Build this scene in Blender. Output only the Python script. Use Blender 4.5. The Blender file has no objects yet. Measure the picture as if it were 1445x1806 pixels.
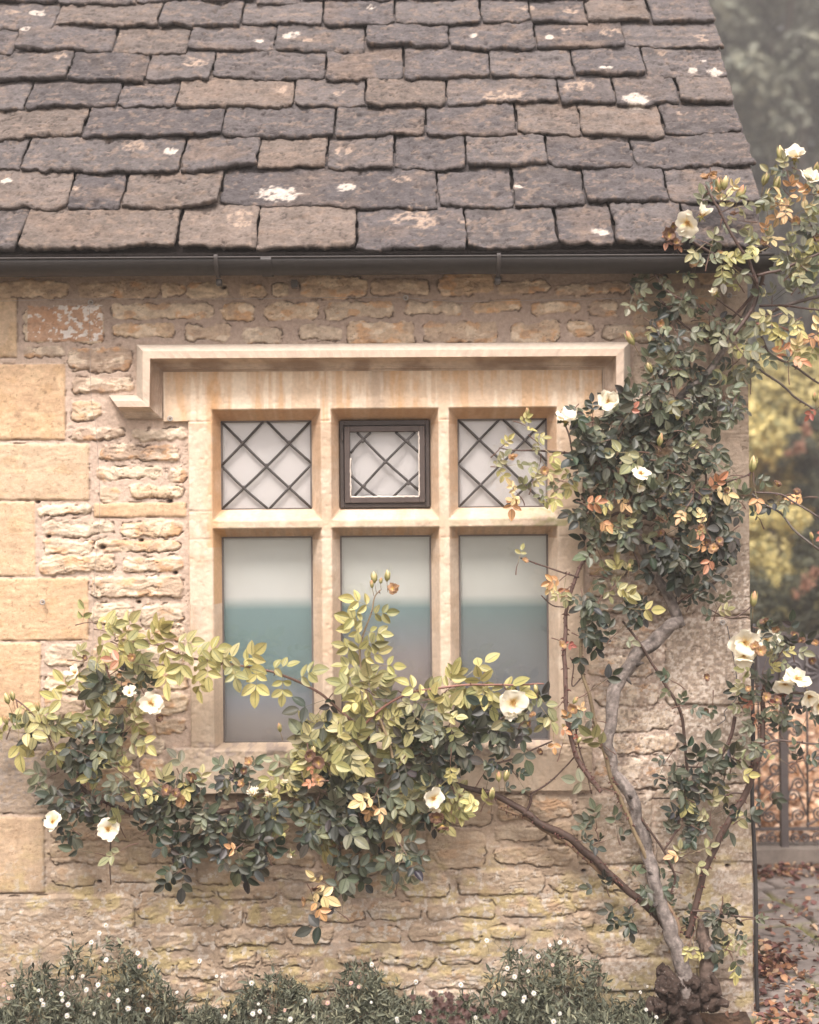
import bpy, math, random
import numpy as np
from mathutils import Vector, Matrix
C = bpy.context; SC = C.scene
R = math.radians
random.seed(7); rng = np.random.default_rng(7)

# ------------------------------------------------------------------ camera
FPX, S, CX, CY = 2250.0, 550.0, 722.5, 903.0
DIST = FPX / S; CAMZ = 1.62; ROLL = R(-0.5)
RIGHT = np.array([math.cos(ROLL), 0, math.sin(ROLL)]); UP = np.array([-math.sin(ROLL), 0, math.cos(ROLL)])
camd = bpy.data.cameras.new('camera'); cam = bpy.data.objects.new('camera', camd)
SC.collection.objects.link(cam); SC.camera = cam
camd.sensor_fit = 'HORIZONTAL'; camd.sensor_width = 36; camd.lens = FPX / 1445 * 36
camd.clip_end = 500; camd.clip_start = 0.05
M = Matrix.Identity(4)
for i in range(3):
    M[i][0] = RIGHT[i]; M[i][1] = UP[i]; M[i][2] = (0, -1, 0)[i]; M[i][3] = (0, -DIST, CAMZ)[i]
cam.matrix_world = M
camd.dof.use_dof = True; camd.dof.focus_distance = DIST + 0.03; camd.dof.aperture_fstop = 2.0

# ------------------------------------------------------------------ world, sun, exposure
SUN_EL, SUN_AZ = R(56), R(-24)          # azimuth: from behind the camera, a little to the left
w = bpy.data.worlds.new('World'); SC.world = w; w.use_nodes = True
nt = w.node_tree; bg = nt.nodes['Background']
sky = nt.nodes.new('ShaderNodeTexSky'); sky.sky_type = 'NISHITA'; sky.sun_disc = False
sky.sun_elevation = SUN_EL; sky.sun_rotation = R(180) + SUN_AZ; sky.dust_density = 4
bw = nt.nodes.new('ShaderNodeRGBToBW'); mx = nt.nodes.new('ShaderNodeMix'); mx.data_type = 'RGBA'
mx.inputs[0].default_value = 0.86
wm = nt.nodes.new('ShaderNodeMix'); wm.data_type = 'RGBA'; wm.blend_type = 'MULTIPLY'; wm.inputs[0].default_value = 1
wm.inputs[7].default_value = (1.0, 0.93, 0.905, 1)      # warm grey cloud cover
nt.links.new(sky.outputs[0], bw.inputs[0]); nt.links.new(sky.outputs[0], mx.inputs[6]); nt.links.new(bw.outputs[0], mx.inputs[7])
nt.links.new(mx.outputs[2], wm.inputs[6]); nt.links.new(wm.outputs[2], bg.inputs[0])
bg.inputs[1].default_value = 0.105
sl = bpy.data.lights.new('sun', 'SUN'); sl.energy = 1.5; sl.angle = R(15); sl.color = (1, 0.905, 0.84)
so = bpy.data.objects.new('sun', sl); SC.collection.objects.link(so)
sd = Vector((math.sin(SUN_AZ) * math.cos(SUN_EL), -math.cos(SUN_AZ) * math.cos(SUN_EL), math.sin(SUN_EL)))
so.rotation_euler = sd.to_track_quat('Z', 'Y').to_euler(); so.location = (-3, -6, 8)
SC.view_settings.view_transform = 'Standard'; SC.view_settings.look = 'None'
SC.view_settings.exposure = 1.80; SC.view_settings.gamma = 1
HAZE = 0.0085

# ------------------------------------------------------------------ helpers
def W(px, py, Y=0.0):
    d = DIST + Y; u = (px - CX) / FPX; v = (CY - py) / FPX
    return np.array([u * RIGHT[0] + v * UP[0], 0, u * RIGHT[2] + v * UP[2]]) * d + np.array([0, Y, CAMZ])
def derol(px, py):
    u = px - CX; v = CY - py
    return u * RIGHT[0] + v * UP[0], u * RIGHT[2] + v * UP[2]

_tab = np.random.default_rng(3).random((8, 256, 256))
def vnoise(x, y, seed=0):
    t = _tab[seed % 8]; ox = (seed // 8) * 37.31; x = x + ox; y = y + ox * .7
    xi = np.floor(x).astype(int); yi = np.floor(y).astype(int); fx = x - xi; fy = y - yi
    fx = fx * fx * fx * (fx * (fx * 6 - 15) + 10); fy = fy * fy * fy * (fy * (fy * 6 - 15) + 10)
    a = t[xi & 255, yi & 255]; b = t[(xi + 1) & 255, yi & 255]; c = t[xi & 255, (yi + 1) & 255]; d = t[(xi + 1) & 255, (yi + 1) & 255]
    return (a + (b - a) * fx) * (1 - fy) + (c + (d - c) * fx) * fy
def fbm(x, y, o=4, seed=0, g=0.5):
    s = 0; a = 1; n = 0
    for i in range(o):
        s = s + a * (vnoise(x * 2 ** i + 13.7 * i, y * 2 ** i + 7.1 * i, seed + i) * 2 - 1); n += a; a *= g
    return s / n
def ridged(x, y, o=4, seed=0, g=0.5):
    s = 0; a = 1; n = 0
    for i in range(o):
        s = s + a * (1 - np.abs(vnoise(x * 2 ** i + 3.7 * i, y * 2 ** i + 9.1 * i, seed + i) * 2 - 1) * 2); n += a; a *= g
    return s / n
def sstep(a, b, x):
    t = np.clip((x - a) / (b - a), 0, 1); return t * t * (3 - 2 * t)
def mixc(a, b, f):
    return a + (np.asarray(b) - a) * f[..., None]

def mesh_obj(name, V, Q, mat, parent=None, col=None, uv=None, smooth=True, tris=None):
    V = np.asarray(V, dtype=np.float32).reshape(-1, 3); me = bpy.data.meshes.new(name)
    Q = np.asarray(Q, dtype=np.int32).reshape(-1, 4); T = np.asarray(tris, dtype=np.int32).reshape(-1, 3) if tris is not None else np.zeros((0, 3), np.int32)
    me.vertices.add(len(V)); me.vertices.foreach_set('co', V.ravel())
    nl = len(Q) * 4 + len(T) * 3; me.loops.add(nl)
    me.loops.foreach_set('vertex_index', np.concatenate([Q.ravel(), T.ravel()]))
    me.polygons.add(len(Q) + len(T))
    me.polygons.foreach_set('loop_start', np.concatenate([np.arange(len(Q)) * 4, len(Q) * 4 + np.arange(len(T)) * 3]).astype(np.int32))
    me.polygons.foreach_set('loop_total', np.concatenate([np.full(len(Q), 4), np.full(len(T), 3)]).astype(np.int32))
    me.polygons.foreach_set('use_smooth', np.full(len(Q) + len(T), smooth))
    me.update(calc_edges=True)
    if col is not None:
        a = me.color_attributes.new('Col', 'FLOAT_COLOR', 'POINT')
        c = np.ones((len(V), 4), np.float32); c[:, :3] = np.clip(col, 0, 1); a.data.foreach_set('color', c.ravel())
    if uv is not None:
        a = me.attributes.new('luv', 'FLOAT_VECTOR', 'POINT')
        c = np.zeros((len(V), 3), np.float32); c[:, :uv.shape[1]] = uv; a.data.foreach_set('vector', c.ravel())
    me.materials.append(mat); o = bpy.data.objects.new(name, me); SC.collection.objects.link(o)
    if parent is not None: o.parent = parent
    return o
def empty(name, loc, label, cat, group=None):
    o = bpy.data.objects.new(name, None); SC.collection.objects.link(o); o.empty_display_size = .1
    o.location = loc; o['label'] = label; o['category'] = cat
    if group: o['group'] = group
    return o
def fixparent(o):                       # meshes are written in world coordinates; keep them there
    p = o.parent
    if p is not None:
        loc = Vector((0, 0, 0)); q = p
        while q is not None: loc += q.location; q = q.parent
        o.data.transform(Matrix.Translation(-loc))
    return o
def part(name, V, Q, mat, parent, **k): return fixparent(mesh_obj(name, V, Q, mat, parent, **k))
def tag(o, label, cat, group=None):
    o['label'] = label; o['category'] = cat
    if group: o['group'] = group
    return o

class MB:                                # collects several shapes into one mesh
    def __init__(s): s.V = []; s.Q = []; s.T = []; s.c = []; s.uv = []; s.n = 0
    def add(s, V, Q, col=None, T=None, uv=None):
        V = np.asarray(V, float).reshape(-1, 3); Q = np.asarray(Q, int).reshape(-1, 4)
        s.V.append(V); s.Q.append(Q + s.n)
        if T is not None: s.T.append(np.asarray(T, int).reshape(-1, 3) + s.n)
        c = np.zeros((len(V), 3)) + (np.asarray(col) if col is not None else 0.5); s.c.append(c)
        s.uv.append(uv if uv is not None else np.zeros((len(V), 2)) + .5); s.n += len(V); return s
    def box(s, x0, x1, y0, y1, z0, z1, col=None):
        V = [(x, y, z) for x in (x0, x1) for y in (y0, y1) for z in (z0, z1)]
        return s.add(V, [(0, 1, 3, 2), (4, 6, 7, 5), (0, 4, 5, 1), (2, 3, 7, 6), (0, 2, 6, 4), (1, 5, 7, 3)], col)
    def tube(s, P, rad, col=None, n=8, rough=0.0, cap=True, seed=0):
        P = np.asarray(P, float); k = len(P); rad = np.zeros(k) + np.asarray(rad)
        T = np.gradient(P, axis=0); T /= np.linalg.norm(T, axis=1)[:, None] + 1e-9
        ref = np.array([0.13, -1, 0.21]); N = np.zeros_like(P)
        for i in range(k):
            a = ref - T[i] * np.dot(ref, T[i])
            if np.linalg.norm(a) < 0.05: a = np.array([1., 0, 0]) - T[i] * T[i][0]
            N[i] = a / np.linalg.norm(a); ref = N[i]
        B = np.cross(T, N); th = np.arange(n) / n * 2 * math.pi
        rr = rad[:, None] * (1 + (rough * fbm(np.arange(k)[:, None] * .10 + seed * 5.3 + np.cos(th)[None] * .7, np.sin(th)[None] * .9 + 5 + seed, 4, 2) if rough else 0))
        V = P[:, None] + rr[..., None] * (np.cos(th)[None, :, None] * N[:, None] + np.sin(th)[None, :, None] * B[:, None])
        idx = np.arange(k * n).reshape(k, n); nx = np.roll(idx, -1, 1)
        Q = np.stack([idx[:-1], nx[:-1], nx[1:], idx[1:]], -1).reshape(-1, 4)
        V = V.reshape(-1, 3); Tt = None
        if cap:
            V = np.vstack([V, P[:1], P[-1:]]); a = k * n
            Tt = [(a, idx[0][(j + 1) % n], idx[0][j]) for j in range(n)] + [(a + 1, idx[-1][j], idx[-1][(j + 1) % n]) for j in range(n)]
        c = None
        if col is not None:
            col = np.asarray(col, float)
            if col.ndim == 2:
                c = np.repeat(col, n, 0)
                if rough > .2: kk_, tt_ = np.meshgrid(np.arange(k), th, indexing='ij'); c = c * (1 + 1.1 * fbm(kk_ * .5 + seed, np.cos(tt_) * 3.2 + np.sin(tt_) * 4.1, 4, 6, .7)).reshape(-1, 1).clip(.3)
                c = np.vstack([c, col[:1], col[-1:]]) if cap else c
            else: c = col
        return s.add(V, Q, c, Tt)
    def build(s, name, mat, parent=None, smooth=True):
        V = np.vstack(s.V); Q = np.vstack(s.Q); T = np.vstack(s.T) if s.T else None
        o = mesh_obj(name, V, Q, mat, parent, col=np.vstack(s.c), uv=np.vstack(s.uv), tris=T, smooth=smooth)
        return fixparent(o)

def spline(P, m=8):
    P = np.asarray(P, float); k = len(P); out = []
    E = np.vstack([2 * P[0] - P[1], P, 2 * P[-1] - P[-2]])
    for i in range(k - 1):
        p0, p1, p2, p3 = E[i:i + 4]
        for t in np.arange(m) / m:
            out.append(.5 * ((2 * p1) + (-p0 + p2) * t + (2 * p0 - 5 * p1 + 4 * p2 - p3) * t * t + (-p0 + 3 * p1 - 3 * p2 + p3) * t ** 3))
    out.append(P[-1]); return np.array(out)

# ------------------------------------------------------------------ materials
def mat_col(name, rough=0.9, noise=(60, .25), bump=(120, .3, .004), spec=.3, second=None, translucent=0, veins=False):
    m = bpy.data.materials.new(name); m.use_nodes = True; n = m.node_tree; L = n.links.new
    b = n.nodes['Principled BSDF']; b.inputs['Roughness'].default_value = rough
    b.inputs['Specular IOR Level'].default_value = spec
    at = n.nodes.new('ShaderNodeAttribute'); at.attribute_name = 'Col'
    tc = n.nodes.new('ShaderNodeTexCoord'); no = n.nodes.new('ShaderNodeTexNoise'); no.inputs['Scale'].default_value = noise[0]; no.inputs['Detail'].default_value = 6; no.inputs['Roughness'].default_value = .65
    L(tc.outputs['Object'], no.inputs['Vector'])
    mr = n.nodes.new('ShaderNodeMapRange'); mr.inputs[1].default_value = .25; mr.inputs[2].default_value = .75; mr.inputs[3].default_value = 1 - noise[1]; mr.inputs[4].default_value = 1 + noise[1]
    L(no.outputs['Fac'], mr.inputs[0])
    vm = n.nodes.new('ShaderNodeVectorMath'); vm.operation = 'SCALE'; L(at.outputs['Color'], vm.inputs[0]); L(mr.outputs[0], vm.inputs['Scale'])
    out = vm.outputs[0]
    if second:                           # speckle of another colour
        n2 = n.nodes.new('ShaderNodeTexNoise'); n2.inputs['Scale'].default_value = second[0]; n2.inputs['Detail'].default_value = 5; n2.inputs['Roughness'].default_value = .75
        L(tc.outputs['Object'], n2.inputs['Vector'])
        r2 = n.nodes.new('ShaderNodeMapRange'); r2.inputs[1].default_value = second[1]; r2.inputs[2].default_value = second[1] + .08; r2.inputs[4].default_value = second[2]
        L(n2.outputs['Fac'], r2.inputs[0]); mm = n.nodes.new('ShaderNodeMix'); mm.data_type = 'RGBA'
        L(r2.outputs[0], mm.inputs[0]); L(out, mm.inputs[6]); mm.inputs[7].default_value = (*second[3], 1); out = mm.outputs[2]
    if veins:
        la = n.nodes.new('ShaderNodeAttribute'); la.attribute_name = 'luv'
        sx = n.nodes.new('ShaderNodeSeparateXYZ'); L(la.outputs['Vector'], sx.inputs[0])
        def mth(op, a, bb=None, c=None):
            q = n.nodes.new('ShaderNodeMath'); q.operation = op
            for i, t in enumerate((a, bb, c)):
                if t is None: continue
                if isinstance(t, (int, float)): q.inputs[i].default_value = t
                else: L(t, q.inputs[i])
            return q.outputs[0]
        ax = mth('ABSOLUTE', sx.outputs[0])
        mid = mth('SUBTRACT', 1.0, mth('SMOOTH_MIN', mth('MULTIPLY', ax, 5.0), 1.0, .2))
        st = mth('SUBTRACT', mth('MULTIPLY', sx.outputs[1], 7.0), mth('MULTIPLY', ax, 2.2))
        fr = mth('ABSOLUTE', mth('SUBTRACT', mth('FRACT', st), .5))
        sv = mth('MULTIPLY', mth('GREATER_THAN', fr, .43), .35)
        vv = mth('MINIMUM', mth('ADD', mid, sv), 1.0)
        mm = n.nodes.new('ShaderNodeMix'); mm.data_type = 'RGBA'; mm.blend_type = 'MULTIPLY'
        L(mth('MULTIPLY', vv, .95), mm.inputs[0]); L(out, mm.inputs[6]); mm.inputs[7].default_value = (.36, .42, .36, 1); out = mm.outputs[2]
    L(out, b.inputs['Base Color'])
    nb = n.nodes.new('ShaderNodeTexNoise'); nb.inputs['Scale'].default_value = bump[0]; nb.inputs['Detail'].default_value = 8; nb.inputs['Roughness'].default_value = .7
    L(tc.outputs['Object'], nb.inputs['Vector'])
    bp = n.nodes.new('ShaderNodeBump'); bp.inputs['Strength'].default_value = bump[1]; bp.inputs['Distance'].default_value = bump[2]
    L(nb.outputs['Fac'], bp.inputs['Height']); L(bp.outputs[0], b.inputs['Normal'])
    if translucent:
        tr = n.nodes.new('ShaderNodeBsdfTranslucent'); L(out, tr.inputs[0]); ms = n.nodes.new('ShaderNodeMixShader'); ms.inputs[0].default_value = translucent
        L(b.outputs[0], ms.inputs[1]); L(tr.outputs[0], ms.inputs[2]); L(ms.outputs[0], n.nodes['Material Output'].inputs[0])
    return m
MW = mat_col('rubble_stone', .95, (70, .2), (220, .7, .0025), .2, second=(150, .62, .55, (.24, .185, .135)))
MA = mat_col('dressed_stone', .92, (70, .12), (300, .5, .0015), .2, second=(240, .66, .35, (.33, .24, .16)))
MR = mat_col('roof_stone', .9, (80, .35), (110, 1.0, .008), .3, second=(130, .63, .5, (.16, .125, .10)))
ML = mat_col('rose_leaf', .42, (30, .18), (90, .25, .002), .45, translucent=.18, veins=True)
MBARK = mat_col('bark', .9, (70, .5), (90, 1.0, .007), .25, second=(90, .6, .6, (.42, .39, .36)))
MCANE = mat_col('cane', .55, (60, .3), (80, .5, .002), .4)
MPET = mat_col('petal', .6, (20, .05), (60, .15, .002), .3, translucent=.3)
MHERB = mat_col('herb_leaf', .6, (20, .2), (60, .1, .001), .35, translucent=.15)
MIRON = mat_col('iron', .55, (40, .3), (200, .3, .001), .5)
MPLAIN = mat_col('plain', .75, (30, .15), (150, .3, .002), .3)
MSOIL = mat_col('soil', 1, (18, .45), (40, 1, .02), .1)
MTREE = mat_col('tree_leaf', .7, (2, .3), (8, .1, .01), .25, translucent=.2)
MPAVE = mat_col('paving_stone', .75, (35, .25), (90, .6, .003), .4)

def mglass():
    m = bpy.data.materials.new('window_glass'); m.use_nodes = True; n = m.node_tree; L = n.links.new
    n.nodes.remove(n.nodes['Principled BSDF'])
    g = n.nodes.new('ShaderNodeBsdfGlossy'); g.inputs['Roughness'].default_value = .06; t = n.nodes.new('ShaderNodeBsdfTransparent')
    t.inputs[0].default_value = (.99, .99, .99, 1)
    f = n.nodes.new('ShaderNodeMapRange'); lw_ = n.nodes.new('ShaderNodeLayerWeight'); lw_.inputs[0].default_value = .5; L(lw_.outputs['Facing'], f.inputs[0]); f.inputs[1].default_value = 0; f.inputs[2].default_value = 1; f.inputs[3].default_value = .06; f.inputs[4].default_value = .5; s = n.nodes.new('ShaderNodeMixShader')
    nb = n.nodes.new('ShaderNodeTexNoise'); nb.inputs['Scale'].default_value = 9
    bp = n.nodes.new('ShaderNodeBump'); bp.inputs['Strength'].default_value = .04; bp.inputs['Distance'].default_value = .004
    L(nb.outputs['Fac'], bp.inputs['Height']); L(bp.outputs[0], g.inputs['Normal'])
    L(f.outputs[0], s.inputs[0]); L(t.outputs[0], s.inputs[1]); L(g.outputs[0], s.inputs[2]); L(s.outputs[0], n.nodes['Material Output'].inputs[0])
    return m
MGLASS = mglass()

# ================================================================== COTTAGE
house = empty('stone_cottage', (0, 0.3, 0), 'honey stone cottage with a mullioned window under a stone tiled roof', 'cottage')
YF = -0.014                               # face of the dressed window stone
CORNER = derol(1323, 1100)[0] / S

# stones read off the photograph: x0,y0,x1,y1 (A = smooth ashlar, R = rough rubble, F = flat rubble, G = weathered quoin, L = lichened)
ST = '''A -220 526 30 631;A -60 642 115 776;A -140 783 157 883;A -60 886 62 1016;A -140 1020 156 1130;A -60 1134 72 1270;G -140 1273 150 1436;A -60 1441 78 1576;L -140 1581 238 1830
R -60 494 122 527;R 140 496 278 525;R 283 499 326 523;R 329 498 400 525;R 419 500 467 524;R 479 501 510 522;R 531 487 645 525;R 654 490 762 519;R 774 482 869 518;R 876 496 968 520;R 978 498 1110 518
R 43 540 184 604;R 200 533 376 562;R 393 532 448 566;R 464 532 558 561;R 571 532 697 560;R 712 532 814 554;R 831 531 918 552;R 935 532 1022 553;R 1037 530 1091 556;R 1103 532 1145 556
R 200 573 310 597;R 327 572 405 601;R 427 574 498 606;R 526 572 600 601;R 611 569 731 608;R 748 566 876 607;R 902 567 987 606;R 1001 565 1044 592;R 1063 570 1144 596
F 43 613 112 629;R 118 613 230 653;R 126 663 235 690;R 127 704 177 741;R 129 756 219 773;R 233 754 329 774;R 174 782 317 814;R 174 826 285 848;F 295 825 329 849;F 174 860 213 884;R 231 860 329 879;A 165 887 329 912
R 65 892 162 911;R 72 920 200 946;R 213 919 325 946;R 75 953 163 976;R 166 953 318 973;R 69 980 205 1010;R 219 982 325 1007;R 163 1019 325 1055;R 161 1067 230 1099;R 246 1066 325 1103;F 202 1107 327 1130
R 79 1138 150 1174;R 163 1141 240 1177;R 248 1141 327 1172;R 83 1188 144 1221;R 155 1186 238 1220;R 246 1180 329 1216;R 80 1228 150 1264;R 160 1226 270 1262;R 279 1223 331 1263;R 160 1268 268 1298;R 276 1269 329 1296;R 155 1305 240 1345;R 249 1301 292 1330;F 244 1336 293 1395;R 155 1350 238 1396
F 88 1442 190 1482;F 198 1400 330 1436;F 200 1444 330 1486;F 338 1400 470 1440;F 340 1447 440 1480;F 450 1446 560 1486;F 478 1402 600 1440;F 570 1447 660 1490;F 610 1402 700 1444;F 668 1450 742 1500
R 85 1489 228 1525;L 88 1534 171 1563;L 190 1532 322 1559;F 235 1494 336 1524;F 346 1489 416 1560;F 424 1494 460 1526;R 469 1510 556 1529;R 430 1533 590 1552;F 566 1496 668 1545;R 600 1552 700 1586;F 676 1505 742 1532
L 242 1575 279 1621;L 288 1573 376 1584;L 384 1563 488 1584;F 502 1561 592 1588;L 297 1596 381 1634;F 386 1594 430 1637;L 437 1590 552 1634;R 560 1600 640 1630;R 713 1541 792 1581;R 649 1594 741 1625
R 265 1647 349 1679;F 353 1642 372 1670;R 380 1641 500 1668;R 507 1637 587 1666;R 611 1637 708 1663;L 722 1634 850 1661;R 277 1688 304 1722;R 312 1697 384 1723;R 392 1682 455 1706;R 462 1679 549 1705;R 594 1674 663 1702;R 672 1677 763 1705;R 771 1672 850 1700
R 260 1730 380 1765;R 388 1715 500 1750;R 508 1712 620 1748;R 628 1712 740 1745;R 750 1712 860 1748;R 868 1695 960 1730;R 260 1772 420 1830;R 430 1757 560 1830;R 570 1755 700 1830;R 710 1752 850 1830;R 860 1738 1000 1830
F 751 1463 856 1534;F 750 1402 866 1455;R 871 1458 968 1483;R 871 1494 1006 1525;R 878 1402 932 1450;R 941 1403 1010 1447;R 976 1454 1012 1490;F 808 1537 958 1580;L 968 1541 1050 1570;F 755 1592 876 1622;L 889 1586 1016 1617
L 866 1632 925 1655;L 935 1622 1034 1641;L 1033 1577 1088 1602;L 1075 1612 1155 1639;R 1037 1648 1100 1687;R 1111 1653 1180 1687;G 1058 1692 1190 1748;R 968 1655 1028 1690;R 965 1696 1050 1745
G 1019 1402 1150 1524;F 1060 1530 1140 1572;F 1148 1530 1222 1605;F 1160 1612 1222 1680
R 1047 1098 1165 1142;R 1038 1158 1150 1196;R 1050 1206 1162 1247;R 1047 1252 1188 1290;R 1060 1298 1193 1328;F 1047 1335 1185 1392
G 1175 1093 1335 1243;G 1197 1250 1335 1384;G 1158 1391 1335 1521;G 1229 1531 1335 1728;G 1200 1735 1335 1830
G 1118 618 1192 682;G 1240 880 1335 1086;G 1200 722 1335 874;G 1250 590 1335 716;G 1278 470 1335 584'''
stones = []
for row in ST.replace('\n', ';').split(';'):
    t = row.split(); k = t[0]; x0, y0, x1, y1 = map(float, t[1:])
    stones.append([k, x0, y0, x1, y1])
rr = random.Random(5)
def fill(x0, x1, y0, y1, hh=(26, 44), ww=(60, 130), kinds='RRRFG'):
    y = y0
    while y < y1 - 12:
        h = min(rr.uniform(*hh), y1 - y); x = x0
        while x < x1 - 14:
            w_ = rr.uniform(*ww)
            if x1 - (x + w_) < 40: w_ = x1 - x
            stones.append([rr.choice(kinds), x, y + rr.uniform(0, 2), x + w_ - rr.uniform(7, 11), y + h - rr.uniform(6, 9)])
            x += w_
        y += h
fill(1120, 1278, 470, 612); fill(1200, 1252, 612, 716); fill(1040, 1196, 690, 880); fill(1040, 1236, 884, 1096)
fill(-1100, -146, 490, 1830, (60, 120), (150, 300), 'AAG')
fill(1010, 1060, 1575, 1650)

STEP = 0.0029
xs = np.concatenate([np.arange(-2.0, -1.36, .008), np.arange(-1.36, CORNER, STEP), [CORNER]])
zs = np.arange(-0.02, 2.47, STEP)
GX, GZ = np.meshgrid(xs, zs, indexing='ij')
PX = GX * S; PZ = (GZ - CAMZ) * S
wx = fbm(PX / 40, PZ / 40, 3, 0) * 7 + fbm(PX / 9, PZ / 9, 3, 1) * 4.2
wz = fbm(PX / 45, PZ / 30, 3, 2) * 7 + fbm(PX / 10, PZ / 7, 3, 3) * 4.5
best = np.full(PX.shape, 1e3); sid = np.zeros(PX.shape, int); vpos = np.zeros(PX.shape)
for i, (k, x0, y0, x1, y1) in enumerate(stones):
    cx, cz = derol((x0 + x1) / 2, (y0 + y1) / 2); hx = (x1 - x0) / 2; hz = (y1 - y0) / 2
    a = np.searchsorted(xs, (cx - hx - 16) / S); b = np.searchsorted(xs, (cx + hx + 16) / S)
    c = np.searchsorted(zs, (cz - hz - 16) / S + CAMZ); d = np.searchsorted(zs, (cz + hz + 16) / S + CAMZ)
    if b <= a or d <= c: continue
    sl_ = (slice(a, b), slice(c, d)); wf = {'A': .2, 'R': 1.0, 'F': .8, 'G': .35, 'L': .8}[k]
    if k == 'L' and hx > 100: wf = .3
    rad = min(hz * .8, {'A': 3, 'G': 6}.get(k, 13)); 
    tx = PX[sl_] - cx + wx[sl_] * wf; tz = PZ[sl_] - cz + wz[sl_] * wf
    qx = np.abs(tx) - hx + rad; qz = np.abs(tz) - hz + rad
    dd = np.hypot(np.maximum(qx, 0), np.maximum(qz, 0)) + np.minimum(np.maximum(qx, qz), 0) - rad
    better = dd < best[sl_]; best[sl_] = np.where(better, dd, best[sl_]); sid[sl_] = np.where(better, i, sid[sl_])
    vpos[sl_] = np.where(better, tz / max(hz, 1), vpos[sl_])
kinds = np.array([s[0] for s in stones]); K = kinds[sid]
isA = K == 'A'; isG = K == 'G'; isR = K == 'R'; isF = K == 'F'; isLi = K == 'L'
r1 = rng.random(len(stones))[sid]; r2 = rng.random(len(stones))[sid]; r3 = rng.random(len(stones))[sid]
amp = np.select([isA, isG, isR, isF, isLi], [.0011, .0022, .0040, .0026, .0028]) * (1 - .45 * sstep(300, 345, PX) * sstep(40, -60, PZ))
base = np.select([isA, isG, isR, isF, isLi], [.003, .004, .004, .002, .003]) + (r1 - .5) * np.where(isA, .002, .007)
off = r2 * 60
rock = ridged(PX / 36 + off, PZ / 17 + off, 5, 4, .6) * .5 + fbm(PX / 22 + off, PZ / 15, 6, 12, .68) * 1.2
def terr(t, k): q = t * k; f = np.floor(q); return (f + sstep(.25, .75, q - f)) / k
rock = rock * .35 + terr(rock, 3.2) * .65 + fbm(PX / 5, PZ / 3.5, 4, 14, .75) * .42
strat = fbm(PX / 70 + off, PZ / 5 + fbm(PX / 30, PZ / 30, 2, 5) * 3, 3, 6)       # bedding lines
hs = base + amp * (rock * .8 + strat * .7) - np.where(isA, .002, .0032) * sstep(-5, 1, best)
mort = fbm(PX / 22, PZ / 22, 5, 20, .6) * .0028 + fbm(PX / 5, PZ / 5, 4, 22, .7) * .0019 - .0018
m = sstep(1.6, -1.6, best)
H = mort * (1 - m) + hs * m
cn = fbm(PX / 28, PZ / 12, 3, 9)
crack = np.exp(-((best - .6) / 1.15) ** 2) * sstep(.0, .28, cn + np.where(vpos < -.3, .12, -.14) + .25 * fbm(PX / 9, PZ / 9, 2, 29)) * np.where(isA, .75, 1)
H -= crack * .008
hair = (np.exp(-(np.abs(fbm(PX / 60, PZ / 22, 5, 33, .6)) / .012) ** 2) * sstep(-.1, .2, fbm(PX / 60, PZ / 60, 2, 35)) + np.exp(-(np.abs(fbm(PX / 34 + off, PZ / 11 + off, 5, 37, .6)) / .016) ** 2) * sstep(.05, .25, fbm(PX / 30, PZ / 30, 2, 39)) * m).clip(0, 1) * (~isA)
H -= hair * .004
# colour (what the stone itself is)
palR = np.array([(.58, .445, .32), (.52, .40, .295), (.62, .505, .38), (.46, .35, .265), (.57, .42, .285), (.53, .43, .33)])
palA = np.array([(.58, .405, .26), (.61, .445, .30), (.57, .43, .30), (.59, .43, .29)])
pid = (r3 * 5.999).astype(int)
col = palR[pid]; col = np.where(isA[..., None], palA[pid % 4], col)
col = np.where(isG[..., None], np.array((.42, .335, .26)) * (.9 + .2 * r1[..., None]), col)
n1 = fbm(PX / 30 + off, PZ / 18, 4, 40); n2 = fbm(PX / 20, PZ / 12 + off, 4, 42); n3 = fbm(PX / 9, PZ / 7, 4, 44); n4 = fbm(PX / 130, PZ / 130, 3, 46)
ru = (isR | isF | isLi)
col = mixc(col, (.60, .34, .17), sstep(.12, .4, n1) * .6 * ru)
col = mixc(col, (.74, .62, .48), sstep(.1, .35, n2) * .75 * ru)
col = mixc(col, (.36, .27, .21), sstep(.15, .45, -n2) * .45 * ru)
col = mixc(col, (.50, .33, .17), sstep(.1, .5, n1) * .35 * isA)
col = mixc(col, (.70, .53, .34), sstep(.05, .4, n2) * .4 * isA)
col = col * (1 + .16 * n3)[..., None]
mc = np.array((.53, .415, .335)) * (1 + .10 * fbm(PX / 15, PZ / 15, 4, 50) + .07 * n3)[..., None]
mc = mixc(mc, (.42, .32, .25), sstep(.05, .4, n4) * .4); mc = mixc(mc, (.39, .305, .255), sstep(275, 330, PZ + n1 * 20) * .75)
cc = mixc(mc, col, m) if False else mc * (1 - m[..., None]) + col * m[..., None]
# darker brown tone and lichen low on the wall, grey speckled face at the right
low = sstep(-560, -690, PZ + n1 * 60); rgt = sstep(300, 360, PX) * sstep(20, -140, PZ + n4 * 90)
gs = fbm(PX / 5, PZ / 5, 4, 52)
cc = mixc(cc, (.68, .60, .52), rgt * sstep(.05, .3, gs) * .8)
cc = mixc(cc, (.27, .22, .19), rgt * sstep(.1, .35, -gs) * .65)
cc = cc * (1 - .12 * rgt)[..., None]
cc = mixc(cc, (.31, .235, .165), sstep(-430, -560, PZ + n1 * 60) * (1 - rgt * .5) * (.62 + .5 * n4.clip(-.5, .5))); cc = mixc(cc, (.42, .345, .15), low * sstep(-.02, .3, fbm(PX / 45, PZ / 30, 4, 54)) * .55)
cc = mixc(cc, (.50, .45, .39), low * sstep(.2, .3, fbm(PX / 8, PZ / 8, 4, 56)) * .7)
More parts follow.
